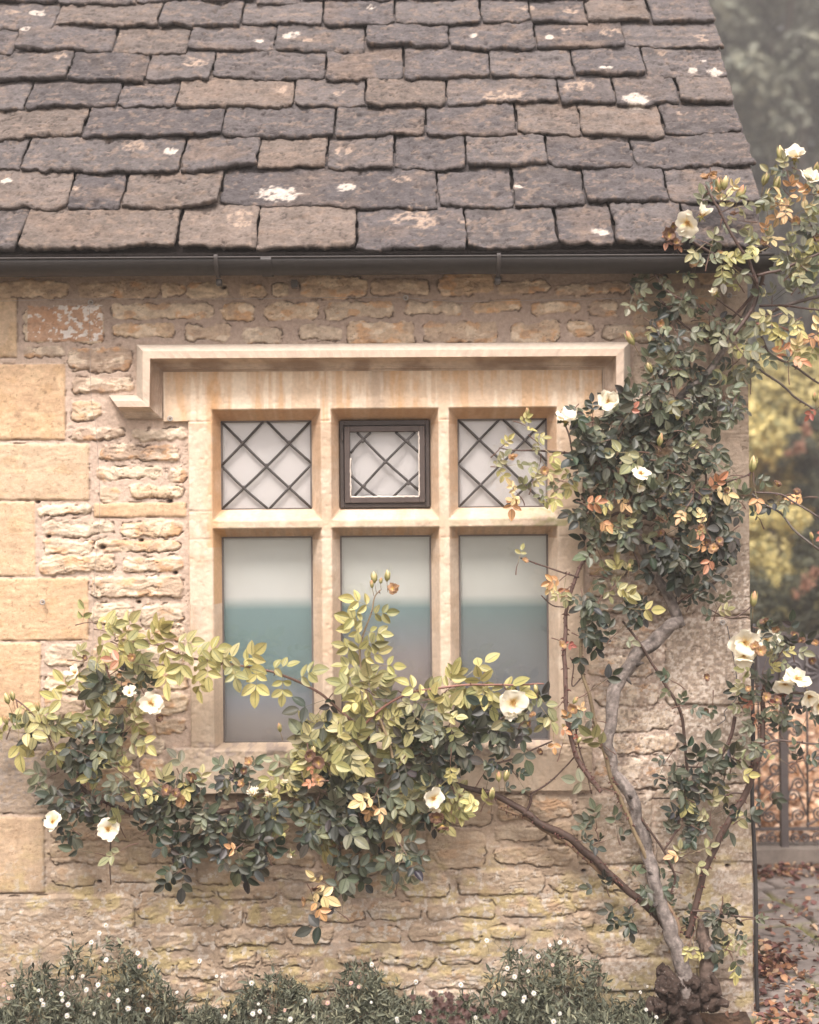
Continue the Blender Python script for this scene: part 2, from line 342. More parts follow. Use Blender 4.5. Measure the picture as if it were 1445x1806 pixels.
cc = mixc(cc, (.25, .20, .16), low * sstep(.1, .4, fbm(PX / 40, PZ / 25, 4, 58)) * .5)
lx = sstep(-700, -650, PX) * sstep(-480, -560, PX) * sstep(-380, -420, PZ) * sstep(-560, -500, PZ)
cc = mixc(cc, (.30, .26, .23), sstep(-620, -660, PX) * sstep(-370, -400, PZ) * sstep(-540, -500, PZ) * sstep(-.1, .3, gs) * .8)
# a splash of old white paint
px0, pz0 = derol(115, 570)
pm = (np.abs(PX - px0) < 66) & (np.abs(PZ - pz0) < 32); cc = mixc(cc, (.50, .29, .185), pm * m * .75)
cc = mixc(cc, (.80, .76, .72), pm * sstep(.16, .24, fbm(PX / 9, PZ / 7, 4, 60) + (PX - px0) / 400) * .9)
cc = mixc(cc, (.30, .20, .12), isA * m * (sstep(.42, .5, fbm(PX / 6 + off, PZ / 5, 4, 62, .6)) * .6 + sstep(.2, .5, fbm(PX / 45 + off, PZ / 20 + off, 4, 64)) * .25)); cc = mixc(cc, (.11, .08, .06), crack * .75 + hair * .45)
# small mortar holes
for (hx_, hy_, hr) in [(299, 883, 5), (249, 953, 4), (180, 965, 7), (244, 1062, 4), (309, 1010, 4), (66, 885, 4), (175, 1556, 4), (395, 506, 5), (880, 488, 6), (1030, 1537, 4), (1284, 1528, 4), (700, 1690, 3), (85, 946, 4)]:
    a, b = derol(hx_, hy_); g = np.exp(-(((PX - a) / hr) ** 2 + ((PZ - b) / (hr * .7)) ** 2) ** 1.5)
    H -= g * .02; cc = mixc(cc, (.06, .045, .04), g)
H[-1] = H[-2]
V = np.stack([GX, -H, GZ], -1)
idx = np.arange(GX.size).reshape(GX.shape)
Q = np.stack([idx[:-1, :-1], idx[1:, :-1], idx[1:, 1:], idx[:-1, 1:]], -1)
mx_ = (PX[:-1, :-1] + PX[1:, 1:]) / 2; mz_ = (PZ[:-1, :-1] + PZ[1:, 1:]) / 2
hole = ((mx_ > -383) & (mx_ < 300) & (mz_ > -480) & (mz_ < 245))
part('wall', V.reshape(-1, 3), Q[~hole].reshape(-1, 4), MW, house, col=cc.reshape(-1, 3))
print('wall', GX.size)
# gable wall round the corner and the plain masses behind
xs2 = np.arange(0, 4.2, .01); gy, gz = np.meshgrid(xs2, np.arange(-.02, 4.3, .01), indexing='ij')
keep_top = 2.47 + np.minimum(gy, 4.2 - gy).clip(0) * 1.28
gzw = gz + fbm(gy * 4, gz * 4, 3, 4) * .03; row = np.floor(gzw / .085); fz_ = .5 - np.abs((gzw / .085) % 1 - .5); fy_ = .5 - np.abs(((gy + row * .137 + fbm(gy * 5, gz * 9, 2, 5) * .04) / .26) % 1 - .5)
jn = np.minimum(fz_ * .085, fy_ * .26); jm = sstep(.006, .014, jn)
gh = jm * .006 + fbm(gy * 14, gz * 22, 5, 3, .6) * .012 * jm
gz2 = np.minimum(gz, keep_top)
gV = np.stack([CORNER + gh * sstep(0, .05, gy), gy - .004, gz2], -1)
gi = np.arange(gy.size).reshape(gy.shape); gQ = np.stack([gi[:-1, :-1], gi[1:, :-1], gi[1:, 1:], gi[:-1, 1:]], -1).reshape(-1, 4)
part('gable_wall', gV.reshape(-1, 3), gQ, MW, house, col=(np.array((.42, .335, .275)) * (1 - jm[..., None]) + np.array((.53, .41, .29)) * (1 + .35 * fbm(gy * 6 + row * 3, gz * 9, 4, 8))[..., None] * jm[..., None]).reshape(-1, 3))

# ------------------------------------------------------------------ window stonework
GL = 0.062                                # glass depth
kf = (DIST + YF) / DIST; kg = (DIST + GL) / DIST
def fx(v): return v * kf                   # seen at the face
def gx(v): return v * kg                   # seen at the glass
LX = [(-330.5, -172.5), (-122, 36.5), (87, 242.5)]; OX = [(-348, -155), (-138, 53), (70, 262)]
opens = []                                 # (inner rect, outer rect) in wall px
for (a, b), (oa, ob) in zip(LX, OX):
    opens.append(((gx(a), gx(b), gx(8), gx(162)), (fx(oa), fx(ob), fx(-13), fx(184))))
    opens.append(((gx(a), gx(b), gx(-403), gx(-42)), (fx(oa), fx(ob), fx(-418), fx(-26))))
def tens(breaks, st):
    br = sorted(set(round(b, 3) for b in breaks)); out = []
    for a, b in zip(br[:-1], br[1:]):
        k = max(1, int(round((b - a) / st))); out += list(a + (b - a) * np.arange(k) / k)
    return np.array(out + [br[-1]])
J0, J1, LT0, LT1, SI0, SI1 = fx(-389), fx(306), fx(-433), fx(342), fx(-424), fx(318)
ZT, ZL, ZS, ZB = fx(256), fx(163), fx(-412), fx(-494)
bx_ = [J0, J1, LT0, LT1, SI0, SI1]; bz_ = [ZT, ZL, ZS, ZB]
for i_, o_ in opens: bx_ += [i_[0], i_[1], o_[0], o_[1]]; bz_ += [i_[2], i_[3], o_[2], o_[3]]
tx = tens(bx_, 2.0); tz = tens(bz_, 2.0)
X, Z = np.meshgrid(tx, tz, indexing='ij')
Y = np.full(X.shape, YF); inside = np.zeros(X.shape, bool); mxs = np.zeros(X.shape)
for i_, o_ in opens:
    ins = (X > o_[0]) & (X < o_[1]) & (Z > o_[2]) & (Z < o_[3])
    def ramp(v, a, b): return np.clip((v - a) / (b - a), 0, 1)
    dp = np.minimum(np.minimum(ramp(X, o_[0], i_[0]), ramp(X, o_[1], i_[1])), np.minimum(ramp(Z, o_[2], i_[2]), ramp(Z, o_[3], i_[3])))
    Y = np.where(ins, YF + dp * (GL - YF), Y); mxs = np.where(ins, dp, mxs)
wear = fbm(X / 25, Z / 25, 4, 5) * .0016 + fbm(X / 6, Z / 6, 4, 7, .65) * .0011 + sstep(.3, .45, fbm(X / 7, Z / 7, 3, 31)) * .0014
# joints between the dressed blocks
def joint(h, p, lo, hi, q, wd=.9): return np.exp(-((q - p) / wd) ** 2) * (h > lo) * (h < hi)
jt = joint(X, ZL, J0 - 2, OX[0][0], Z) + joint(X, ZL, -155, -138, Z) + joint(X, ZL, 53, 70, Z) + joint(X, ZL, 262, J1, Z)
jt += joint(X, 5, J0, -348, Z) + joint(X, 5, 262, J1, Z) + joint(X, -44, J0, -348, Z) + joint(X, -44, -155, -138, Z) + joint(X, -44, 53, 70, Z) + joint(X, -44, 262, J1, Z)
jt += joint(X, ZS, J0 - 50, -340, Z) + joint(X, ZS, 256, J1 + 20, Z) + joint(Z, -147, 184, ZT, X) + joint(Z, -70, ZB, ZS, X)
Y = Y + wear + jt * .003 - (Z < ZS) * .006 * (mxs == 0)
crumb = (Z < -402) & (Z > -430); Y = Y + crumb * fbm(X / 7, Z / 5, 3, 9) * .004
sc_ = np.zeros(X.shape + (3,)) + (.64, .515, .40)
sc_ = mixc(sc_, (.58, .44, .32), sstep(-.1, .4, fbm(X / 60, Z / 60, 4, 11)))
sc_ = sc_ * (1 + .10 * fbm(X / 10, Z / 14, 5, 13, .65))[..., None]; sc_ = mixc(sc_, (.44, .34, .25), sstep(.1, .5, fbm(X / 35, Z / 50, 5, 33, .6)) * .45); sc_ = mixc(sc_, (.74, .64, .52), sstep(.15, .5, fbm(X / 22, Z / 40, 5, 35, .6)) * .5)
lint = (Z > 160)
sc_ = mixc(sc_, (.67, .51, .36), lint * .7)
vs = fbm(X / 13, Z / 160 + fbm(X / 20, Z / 20, 2, 3) * .2, 4, 15)
sc_ = mixc(sc_, (.60, .38, .21), lint * sstep(.1, .35, vs + .12 * sstep(210, 240, Z)) * .6)
sc_ = mixc(sc_, (.80, .70, .57), lint * sstep(.12, .35, -vs) * .55)
sc_ = mixc(sc_, (.34, .27, .22), lint * np.exp(-((X + 55 + fbm(X / 9, Z / 30, 2, 1) * 10) / 18) ** 2) * .45)
for (a, b, c, f_) in [(-342, 14, (.56, .32, .15), .7), (-16, 10, (.56, .34, .17), .5), (90, 9, (.57, .36, .2), .3)]:
    sc_ = mixc(sc_, c, np.exp(-((X - a + fbm(X / 9, Z / 22, 3, 2) * 12) / b) ** 2) * f_ * (Z > -60))
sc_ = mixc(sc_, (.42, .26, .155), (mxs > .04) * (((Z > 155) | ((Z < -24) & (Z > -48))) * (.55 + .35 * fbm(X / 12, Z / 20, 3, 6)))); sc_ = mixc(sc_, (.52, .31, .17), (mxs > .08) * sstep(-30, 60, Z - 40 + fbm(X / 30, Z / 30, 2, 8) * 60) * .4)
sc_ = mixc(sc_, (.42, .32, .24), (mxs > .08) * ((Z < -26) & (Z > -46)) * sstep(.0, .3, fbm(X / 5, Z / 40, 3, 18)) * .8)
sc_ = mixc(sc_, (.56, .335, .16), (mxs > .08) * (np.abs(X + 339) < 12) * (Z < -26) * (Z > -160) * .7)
tr_ = (Z > -28) & (Z < 6)
sc_ = mixc(sc_, (.55, .47, .34), tr_ * sstep(-.1, .3, fbm(X / 30, Z / 15, 4, 19)) * .8)
sc_ = mixc(sc_, (.34, .33, .14), tr_ * sstep(150, 260, X) * sstep(-.1, .3, fbm(X / 20, Z / 12, 4, 21)) * .6)
sc_ = mixc(sc_, (.48, .385, .29), sstep(-300, -380, Z + 30 * fbm(X / 40, Z / 40, 3, 23)) * .65)
sc_ = mixc(sc_, (.36, .29, .25), crumb * sstep(.0, .25, fbm(X / 9, Z / 6, 4, 25)) * .8)
sm1 = np.exp(-(((X + 377) / 12) ** 2 + ((Z + 183) / 22) ** 2)); sc_ = mixc(sc_, (.33, .25, .19), sm1 * .55)
sc_ = mixc(sc_, (.40, .31, .22), sstep(255, 300, X + 20 * fbm(X / 40, Z / 40, 3, 27)) * .5 * (Z < 100))
sc_ = mixc(sc_, (.30, .23, .17), np.clip(jt, 0, 1) * .5)
Xc = (X[:-1, :-1] + X[1:, 1:]) / 2; Zc = (Z[:-1, :-1] + Z[1:, 1:]) / 2
shape = ((Xc > J0) & (Xc < J1) & (Zc > ZS)) | ((Xc > LT0) & (Xc < LT1) & (Zc > ZL)) | ((Xc > SI0) & (Xc < SI1) & (Zc < ZS))
for i_, o_ in opens: shape &= ~((Xc > i_[0]) & (Xc < i_[1]) & (Zc > i_[2]) & (Zc < i_[3]))
Vw = np.stack([X / S, Y, Z / S + CAMZ], -1).reshape(-1, 3); ii = np.arange(X.size).reshape(X.shape)
Qw = np.stack([ii[:-1, :-1], ii[1:, :-1], ii[1:, 1:], ii[:-1, 1:]], -1)[shape]
# skirts that give the stones their depth
pad = np.pad(shape, 1); sk = []
for (di, dj, e0, e1) in [(-1, 0, (0, 0), (0, 1)), (1, 0, (1, 1), (1, 0)), (0, -1, (1, 0), (0, 0)), (0, 1, (0, 1), (1, 1))]:
    nb_ = pad[1 + di:pad.shape[0] - 1 + di, 1 + dj:pad.shape[1] - 1 + dj]; bi, bj = np.nonzero(shape & ~nb_)
    sk.append(np.stack([ii[bi + e0[0], bj + e0[1]], ii[bi + e1[0], bj + e1[1]]], -1))
sk = np.vstack(sk); nv = len(Vw); Vb = Vw[sk.ravel()].copy(); Vb[:, 1] += .03
Qs = np.stack([sk[:, 0], sk[:, 1], nv + np.arange(len(sk)) * 2 + 1, nv + np.arange(len(sk)) * 2], -1)
cflat = sc_.reshape(-1, 3)
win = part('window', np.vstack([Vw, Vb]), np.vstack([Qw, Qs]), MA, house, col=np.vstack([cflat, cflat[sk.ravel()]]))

# hood mould with returned ends
def P2(px, py): a, b = derol(px, py); return np.array([a, b])
inner = [P2(222, 738), P2(286, 738), P2(288, 656), P2(1063, 652), P2(1063, 734), P2(1130, 734)]
outer = [P2(192, 697), P2(241, 697), P2(241, 608), P2(1112, 603), P2(1112, 694), P2(1160, 694)]
prof = [(0, -.004), (0, .012), (.08, .014), (.09, .022), (.14, .022), (.17, .026), (.24, .028), (.32, .033), (.40, .045), (.45, .062), (.475, .082), (.50, .090), (.76, .090), (.80, .086), (.90, .064), (1, .036), (1, -.01)]
hb = MB(); rows = []; rc = []
for a in range(len(inner) - 1):
    ln = np.linalg.norm(inner[a + 1] - inner[a]); k = int(max(4, ln / 3)) + (a == len(inner) - 2)
    for t in np.arange(k) / (k - (a == len(inner) - 2)):
        rows.append((inner[a] * (1 - t) + inner[a + 1] * t, outer[a] * (1 - t) + outer[a + 1] * t))
rows = [rows[0]] + rows + [rows[-1]]
HV = np.zeros((len(rows), len(prof), 3)); HC = np.zeros((len(rows), len(prof), 3))
for i, (a, b) in enumerate(rows):
    for j, (s_, p_) in enumerate(prof):
        if i in (0, len(rows) - 1): p_ = -.01
        q = (a * (1 - s_) + b * s_)
        nz = float(fbm(np.array([q[0] / 9.]), np.array([q[1] / 9. + s_ * 3]), 3, 3)[0])
        yy = YF * .3 - p_ - nz * .0018; k_ = (DIST + yy) / DIST
        HV[i, j] = (q[0] * k_ / S, yy, q[1] * k_ / S + CAMZ)
        c = np.array((.55, .44, .35)) * (1 + .14 * nz)
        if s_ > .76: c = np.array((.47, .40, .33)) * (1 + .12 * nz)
        if s_ < .5:
            f_ = np.clip(.35 + 1.6 * float(fbm(np.array([q[0] / 45.]), np.array([q[1] / 30.]), 3, 30)[0]), 0, .8); c = c * (1 - f_) + np.array((.30, .21, .15)) * f_
        HC[i, j] = c
hi = np.arange(HV.shape[0] * HV.shape[1]).reshape(HV.shape[:2])
hQ = np.stack([hi[:-1, :-1], hi[1:, :-1], hi[1:, 1:], hi[:-1, 1:]], -1).reshape(-1, 4)
hood = part('hood_mould', HV.reshape(-1, 3), hQ[:, ::-1], MA, house, col=HC.reshape(-1, 3), smooth=False)

# glass, backing panels, lead and casement
def wz_(v): return v / S + CAMZ
for n_, (i_, o_) in enumerate(opens):
    x0, x1, z0, z1 = i_[0] / S, i_[1] / S, wz_(i_[2]), wz_(i_[3])
    pad_ = .006
    mb = MB()
    if n_ == 2:
        f = .030; mb.box(x0 + f, x1 - f, GL - .008, GL - .004, z0 + f, z1 - f)
    else: mb.box(x0 - pad_, x1 + pad_, GL + .001, GL + .005, z0 - pad_, z1 + pad_)
    mb.build('pane', MGLASS, win, smooth=False)
    # thin dark bedding round the glass
    mb = MB(); e = .0035
    if n_ != 2:
        for (a, b, c, d) in [(x0 - .002, x0 + e, z0, z1), (x1 - e, x1 + .002, z0, z1), (x0 + e, x1 - e, z0 - .002, z0 + e * .6), (x0 + e, x1 - e, z1 - e, z1 + .002)]:
            mb.box(a, b, GL - .006, GL + .0005, c, d, (.16, .14, .13))
        mb.build('putty_line', MPLAIN, win, smooth=False)
def diam(x0, x1, z0, z1, k=2, y=GL):
    mb = MB(); w_ = (x1 - x0); h_ = (z1 - z0); r = .0044
    def seg(a, b, c, d, jit=.005):
        P = spline([(x0 + a * w_, y - .003, z0 + b * h_), (x0 + (a + c) / 2 * w_ + random.uniform(-1, 1) * jit, y - .005, z0 + (b + d) / 2 * h_ + random.uniform(-1, 1) * jit), (x0 + c * w_, y - .003, z0 + d * h_)], 4)
        mb.tube(P, r, (.05, .045, .043), 6)
    if k == 2:
        for s_ in [(0, 1, 1, 0), (1, 1, 0, 0), (.47, 1, 0, .5), (.51, 1, 1, .52), (0, .49, .51, 0), (1, .5, .53, 0)]: seg(*s_)
        nodes = [(.24, .76), (.76, .76), (.5, .5), (.25, .25), (.76, .25)]
    else:
        for s_ in [(.10, 1, 1, .09), (.95, 1, .04, .0), (.30, 1, 0, .68), (.66, 1, 1, .68), (0, .34, .38, 0), (1, .38, .62, 0)]: seg(*s_)
        nodes = [(.5, .53), (.18, .86), (.84, .85), (.2, .18), (.84, .2)]
    for (a, b) in nodes:
        c = np.array((x0 + a * w_, y - .0075, z0 + b * h_)); mb.tube([c + (0, .003, 0), c, c - (0, .002, 0)], [.006, .006, .003], (.07, .063, .06), 7)
    return mb
for n_ in (0, 4):
    i_ = opens[n_][0]; diam(i_[0] / S, i_[1] / S, wz_(i_[2]), wz_(i_[3])).build('lead_came', MIRON, win)
i_ = opens[2][0]; x0, x1, z0, z1 = i_[0] / S + .001, i_[1] / S - .001, wz_(i_[2]) + .001, wz_(i_[3]) - .001
mb = MB(); DKC = (.055, .042, .038)
def ring(mb, x0, x1, z0, z1, t, ya, yb, col, tt=None):
    tt = tt or t
    mb.box(x0, x0 + t, ya, yb, z0, z1, col); mb.box(x1 - t, x1, ya, yb, z0, z1, col)
    mb.box(x0 + t, x1 - t, ya + .0002, yb, z0, z0 + t, col); mb.box(x0 + t, x1 - t, ya + .0002, yb, z1 - tt, z1, col)
ring(mb, x0, x1, z0, z1, .013, GL - .016, GL + .01, DKC, .016)
ring(mb, x0 + .015, x1 - .015, z0 + .015, z1 - .019, .018, GL - .024, GL + .006, (.075, .056, .05))
mb.box(x0 + .006, x0 + .012, GL - .03, GL - .017, z1 - .065, z1 - .04, DKC)
cas = mb.build('casement', MIRON, win, smooth=False)
bv = cas.modifiers.new('b', 'BEVEL'); bv.width = .002; bv.segments = 2
cx0, cx1, cz0, cz1 = x0 + .034, x1 - .034, z0 + .034, z1 - .038
mb = MB()
for (p, q, n) in [((cx0, cz0), (cx1, cz0), 40), ((cx1, cz0), (cx1, cz1), 40), ((cx0, cz0), (cx0, cz1 * .6 + cz0 * .4), 26)]:
    t = np.linspace(0, 1, n); PP = np.stack([p[0] + (q[0] - p[0]) * t + .0008 * rng.standard_normal(n), np.full(n, GL - .0215), p[1] + (q[1] - p[1]) * t + .0008 * rng.standard_normal(n)], -1)
    mb.tube(PP, .0023 + .0012 * rng.random(n), (.62, .56, .50), 5)
mb.build('putty_line', MPLAIN, win)
diam(cx0, cx1, cz0, cz1, 1, GL - .010).build('lead_came', MIRON, win)
# panels behind the panes; what the lower glass shows is painted as colour bands
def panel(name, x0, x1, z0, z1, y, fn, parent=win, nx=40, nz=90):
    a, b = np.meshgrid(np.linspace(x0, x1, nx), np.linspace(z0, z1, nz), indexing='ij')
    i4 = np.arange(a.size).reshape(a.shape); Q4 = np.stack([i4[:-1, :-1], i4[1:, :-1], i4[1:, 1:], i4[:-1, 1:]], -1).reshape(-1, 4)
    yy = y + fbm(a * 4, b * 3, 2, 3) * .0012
    part(name, np.stack([a, yy, b], -1).reshape(-1, 3), Q4, MBACKING, parent, col=fn(a, b).reshape(-1, 3))
MBACKING = mat_col('backing_cloth', .9, (8, .04), (30, .1, .001), .2)
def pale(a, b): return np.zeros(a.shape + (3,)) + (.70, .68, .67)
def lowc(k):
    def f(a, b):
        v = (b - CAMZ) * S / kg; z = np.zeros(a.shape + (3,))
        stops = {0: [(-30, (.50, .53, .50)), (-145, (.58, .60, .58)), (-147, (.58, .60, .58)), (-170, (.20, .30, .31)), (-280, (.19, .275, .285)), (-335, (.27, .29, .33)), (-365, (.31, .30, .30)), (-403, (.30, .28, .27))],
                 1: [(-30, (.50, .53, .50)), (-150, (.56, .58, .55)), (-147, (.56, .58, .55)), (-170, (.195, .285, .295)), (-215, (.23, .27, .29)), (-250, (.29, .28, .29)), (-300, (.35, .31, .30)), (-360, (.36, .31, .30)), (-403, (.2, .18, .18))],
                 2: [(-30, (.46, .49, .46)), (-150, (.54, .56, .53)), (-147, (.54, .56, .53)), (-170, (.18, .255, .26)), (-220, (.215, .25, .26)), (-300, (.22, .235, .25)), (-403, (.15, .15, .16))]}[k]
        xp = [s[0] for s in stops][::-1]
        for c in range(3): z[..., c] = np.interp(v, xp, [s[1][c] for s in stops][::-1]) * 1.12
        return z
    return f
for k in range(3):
    i_ = opens[2 * k][0]; panel('pane_backing', i_[0] / S - .02, i_[1] / S + .02, wz_(i_[2]) - .02, wz_(i_[3]) + .02, GL + .008, pale)
    i_ = opens[2 * k + 1][0]; panel('pane_backing', i_[0] / S - .02, i_[1] / S + .02, wz_(i_[2]) - .02, wz_(i_[3]) + .02, GL + .008, lowc(k), nx=30, nz=260)

# ------------------------------------------------------------------ roof of stone slates
PIT = R(52); E0 = W(722, 449, -.17); EY, EZ = E0[1], E0[2]
su = np.array([0, math.cos(PIT), math.sin(PIT)]); nu = np.array([0, -math.sin(PIT), math.cos(PIT)])
def roof_hit(px, py):
    u = (px - CX) / FPX; v = (CY - py) / FPX
    d = RIGHT * u + UP * v + np.array([0, 1, 0]); o = np.array([0, -DIST, CAMZ]); e = np.array([0, EY, EZ])
    t = np.dot(e - o, nu) / np.dot(d, nu); p = o + d * t; return p[0], np.dot(p - e, su)
CR = [(447, [-180, 34, 311, 452, 629, 824, 985, 1087, 1216, 1357]), (372, [-60, 121, 216, 388, 773, 907, 1034, 1182, 1345]),
      (306, [-100, 40, 320, 455, 577, 696, 823, 967, 1120, 1332]), (250, [-130, 148, 392, 591, 752, 912, 1026, 1173, 1313]),
      (194, [-90, 47, 208, 312, 518, 645, 788, 987, 1087, 1200, 1298]), (147, [-60, 122, 259, 374, 574, 712, 865, 1014, 1141, 1286]),
      (96, [-150, 26, 199, 332, 485, 645, 793, 946, 1104, 1276]), (51, [-70, 98, 281, 426, 570, 697, 849, 937, 1037, 1149, 1262]),
      (9, [-130, 104, 243, 352, 452, 532, 634, 722, 905, 1040, 1249])]
courses = []
for (py, br) in CR:
    t = roof_hit(700, py)[1]; courses.append((t, [roof_hit(b, py)[0] for b in br]))
tt = courses[-1][0]
while tt < 2.75:
    tt += .15 - .012 * (tt - 1.4); x = -1.9; br = []
    while x < 1.0: br.append(x); x += random.uniform(.16, .38)
    courses.append((tt, br + [1.13]))
for t, br in courses:                      # run on beyond the left of the frame
    while br[0] > -2.0: br.insert(0, br[0] - random.uniform(.2, .42))
lichs = [((494, 350), 34, 13, 0), ((610, 338), 16, 7, 0), ((20, 30), 14, 9, 1), ((67, 27), 15, 7, 0), ((48, 63), 10, 5, 0), ((213, 65), 13, 5, 1), ((516, 69), 17, 8, 0), ((545, 80), 9, 4, 1), ((345, 118), 20, 11, 1), ((107, 108), 12, 6, 1), ((240, 265), 20, 9, 1), ((303, 275), 12, 6, 0), ((500, 165), 14, 9, 1), ((600, 172), 12, 7, 1), ((605, 275), 14, 8, 1),
         ((430, 395), 26, 14, 1), ((735, 395), 35, 16, 1), ((1058, 418), 12, 8, 0), ((880, 180), 26, 12, 1), ((905, 178), 16, 10, 1), ((1020, 160), 26, 13, 1), ((1120, 185), 21, 11, 0), ((970, 75), 12, 7, 0), ((1000, 62), 12, 8, 1), ((1078, 67), 22, 9, 1), ((925, 22), 18, 6, 1), ((1066, 133), 13, 5, 0), ((1236, 77), 14, 11, 1), ((1220, 132), 8, 5, 0), ((1258, 135), 14, 9, 0), ((1204, 206), 10, 5, 1), ((914, 340), 9, 4, 0), ((1240, 115), 5, 3, 0), ((835, 75), 8, 4, 0), ((457, 77), 10, 4, 0), ((710, 325), 14, 6, 1), ((655, 20), 10, 4, 0), ((15, 328), 9, 5, 0), ((135, 343), 7, 4, 1), ((1005, 30), 20, 6, 1), ((820, 400), 12, 6, 1), ((1170, 96), 16, 5, 1)]
lw = []
for (p, a, b, k) in lichs:
    x, t = roof_hit(*p); lw.append((x, t, a / 500, b / 500 * 1.55, k))
rm = MB()
for ci, (t0, br) in enumerate(courses):
    gauge = (courses[ci + 1][0] - t0) if ci + 1 < len(courses) else .12
    fine = ci < 10
    for k in range(len(br) - 1):
        x0, x1 = br[k], br[k + 1]; w_ = x1 - x0
        if x1 < -1.45: fi = 3
        else: fi = 1 if fine else 3
        st = .0058 * fi; L_ = gauge * (1.55 if ci else 1.5)
        nx = max(5, int(w_ / st)); ny = max(5, int(L_ / (st)))
        u = np.linspace(0, 1, nx)[:, None] + np.zeros(ny); v = np.linspace(0, 1, ny)[None] ** 1.15 + np.zeros((nx, 1))
        sd_ = ci * 31 + k * 7.7
        g = .0045
        rnd = .012 * random.uniform(.3, 1.5)
        s = x0 + g + u * (w_ - 2 * g); q = v * L_
        # ragged outline
        botn = fbm(s[:, 0] * 11 + sd_, s[:, 0] * 0 + sd_, 4, 1, .6) * .017 + fbm(s[:, 0] * 45, s[:, 0] * 0 + sd_, 4, 2, .65) * .009
        edge_l = np.clip(1 - (s[:, 0] - x0) / .03, 0, 1) ** 2; edge_r = np.clip(1 - (x1 - s[:, 0]) / .03, 0, 1) ** 2
        botn = botn + rnd * (edge_l * random.uniform(.2, 1.5) + edge_r * random.uniform(.2, 1.5)) + random.uniform(-.010, .012) + (s[:, 0] - (x0 + x1) / 2) * random.uniform(-.06, .06)
        q = q + botn[:, None] * (1 - v) ** 1.5
        sidn = fbm(q * 17 + sd_, q * 0 + sd_ * 1.3, 3, 3) * .0075
        s = s + sidn * (np.abs(u - .5) * 2) ** 4
        th = random.uniform(.013, .022) * (1 if ci else 1.15)
        lift = (th * 1.25 + .006) * (1 - v / 1.0) + .004 + random.uniform(-.002, .003)
        tilt = random.uniform(-.006, .006) * (u - .5) * 2
        rk = fbm(s * 14 + sd_, q * 20, 5, 4, .62); rd = ridged(s * 9 + sd_, q * 26 + fbm(s * 8, q * 8, 2, 3), 4, 6, .55)
        rg = random.uniform(.5, 1.2)
        terr = sstep(.1, .16, fbm(s * 7 + sd_, q * 16 + sd_, 4, 5)) * .0045 * random.choice([0, 1, 1]) + sstep(.2, .26, fbm(s * 11 + sd_ + 5, q * 26 + sd_, 5, 7)) * .003; rkq = rk * 2.5; rk = rk * .4 + .6 * (np.floor(rkq) + sstep(.3, .7, rkq - np.floor(rkq))) / 2.5
        hgt = lift + tilt + (rk * .006 + rd * .0035) * rg - terr
        de = np.minimum(np.minimum(s - x0, x1 - s), (q - botn[:, None]).clip(0) + .001)
        hgt = hgt - .005 * np.exp(-(de.clip(0) / .0030)) * (1 + .8 * fbm(s * 40, q * 40, 3, 9))
        hl = np.exp(-(np.abs(fbm(s * 5 + sd_, q * 17 + sd_ * .7, 5, 25, .6)) / .016) ** 2) * sstep(.0, .2, fbm(s * 4 + sd_, q * 6, 2, 27)) * rg
        pit = sstep(.34, .46, fbm(s * 55 + sd_, q * 70, 4, 29, .65))
        hgt = hgt - .005 * hl - .004 * pit
        # colour
        br_ = random.random(); dark = np.array((.092, .082, .084)); brn = np.array((.160, .130, .112)); gry = np.array((.124, .110, .108))
        bc = dark * (1 - br_) + gry * br_ if random.random() < .84 else gry * (1 - br_) * 1 + brn * br_
        if (ci, k) in ((0, 3), (0, 4), (0, 5), (4, 5), (2, 5)) : bc = brn * 1.05
        c = np.zeros(s.shape + (3,)) + bc * random.uniform(.9, 1.12)
        pn = fbm(s * 9 + sd_, q * 13, 4, 11); pn2 = fbm(s * 26 + sd_, q * 30, 4, 13)
        c = mixc(c, (.19, .14, .11), sstep(-.1, .5, pn) * .6 * random.uniform(.1, 1)); c = c * (1 + .3 * pn2)[..., None]
        c = mixc(c, (.27, .20, .155), sstep(.2, .42, fbm(s * 42, q * 52, 5, 15, .65) + br_ * .08) * .5)
        c = mixc(c, (.035, .028, .028), np.clip(hl * .7 + pit * .6, 0, 1))
        tq = t0 + q
        for (lx_, lt_, la, lb, kk) in lw:
            if abs(lx_ - (x0 + x1) / 2) > w_ / 2 + .1: continue
            dl = ((s - lx_) / la) ** 2 + ((tq - lt_) / lb) ** 2
            f_ = sstep(1.15, .75, dl + 1.1 * fbm(s * 45, tq * 40, 4, 17))
            c = mixc(c, (.56, .50, .44) if not kk else (.42, .32, .25), f_ * sstep(-.55, -.1, fbm(s * 80, tq * 80, 4, 23)) * (.9 if not kk else sstep(-.3, .15, fbm(s * 60, tq * 60, 3, 19)) * .8))
        base = np.array([0, EY, EZ])
        P = base + s[..., None] * np.array([1, 0, 0]) + tq[..., None] * su + hgt[..., None] * nu
        # rim: bottom edge and both sides, dropping through the thickness in ragged steps
        loop = [(i, 0) for i in range(nx)]; left = [(0, j) for j in range(ny - 1, 0, -1)]; right = [(nx - 1, j) for j in range(1, ny)]
        lp = left + loop + right; li = np.array([a * ny + b for a, b in lp]); nl = len(lp)
        Pf = P.reshape(-1, 3); cf = c.reshape(-1, 3); rim = [Pf[li]]; rc_ = []
        outn = np.zeros((nl, 3)); outn[:len(left)] = (-1, 0, 0); outn[len(left):len(left) + nx] = -su; outn[len(left) + nx:] = (1, 0, 0)
        for f_, sh in ((.33, .0016), (.7, -.001), (1.0, -.009)):
            nn = fbm(np.arange(nl) * .23 + sd_, np.full(nl, f_ * 9 + sd_), 3, 21)
            rim.append(Pf[li] - nu * (th * f_)[None] if False else Pf[li] - nu * (th * f_) + outn * (sh + nn[:, None] * .0035)); rc_.append(cf[li] * (.8 if f_ < .9 else .65))
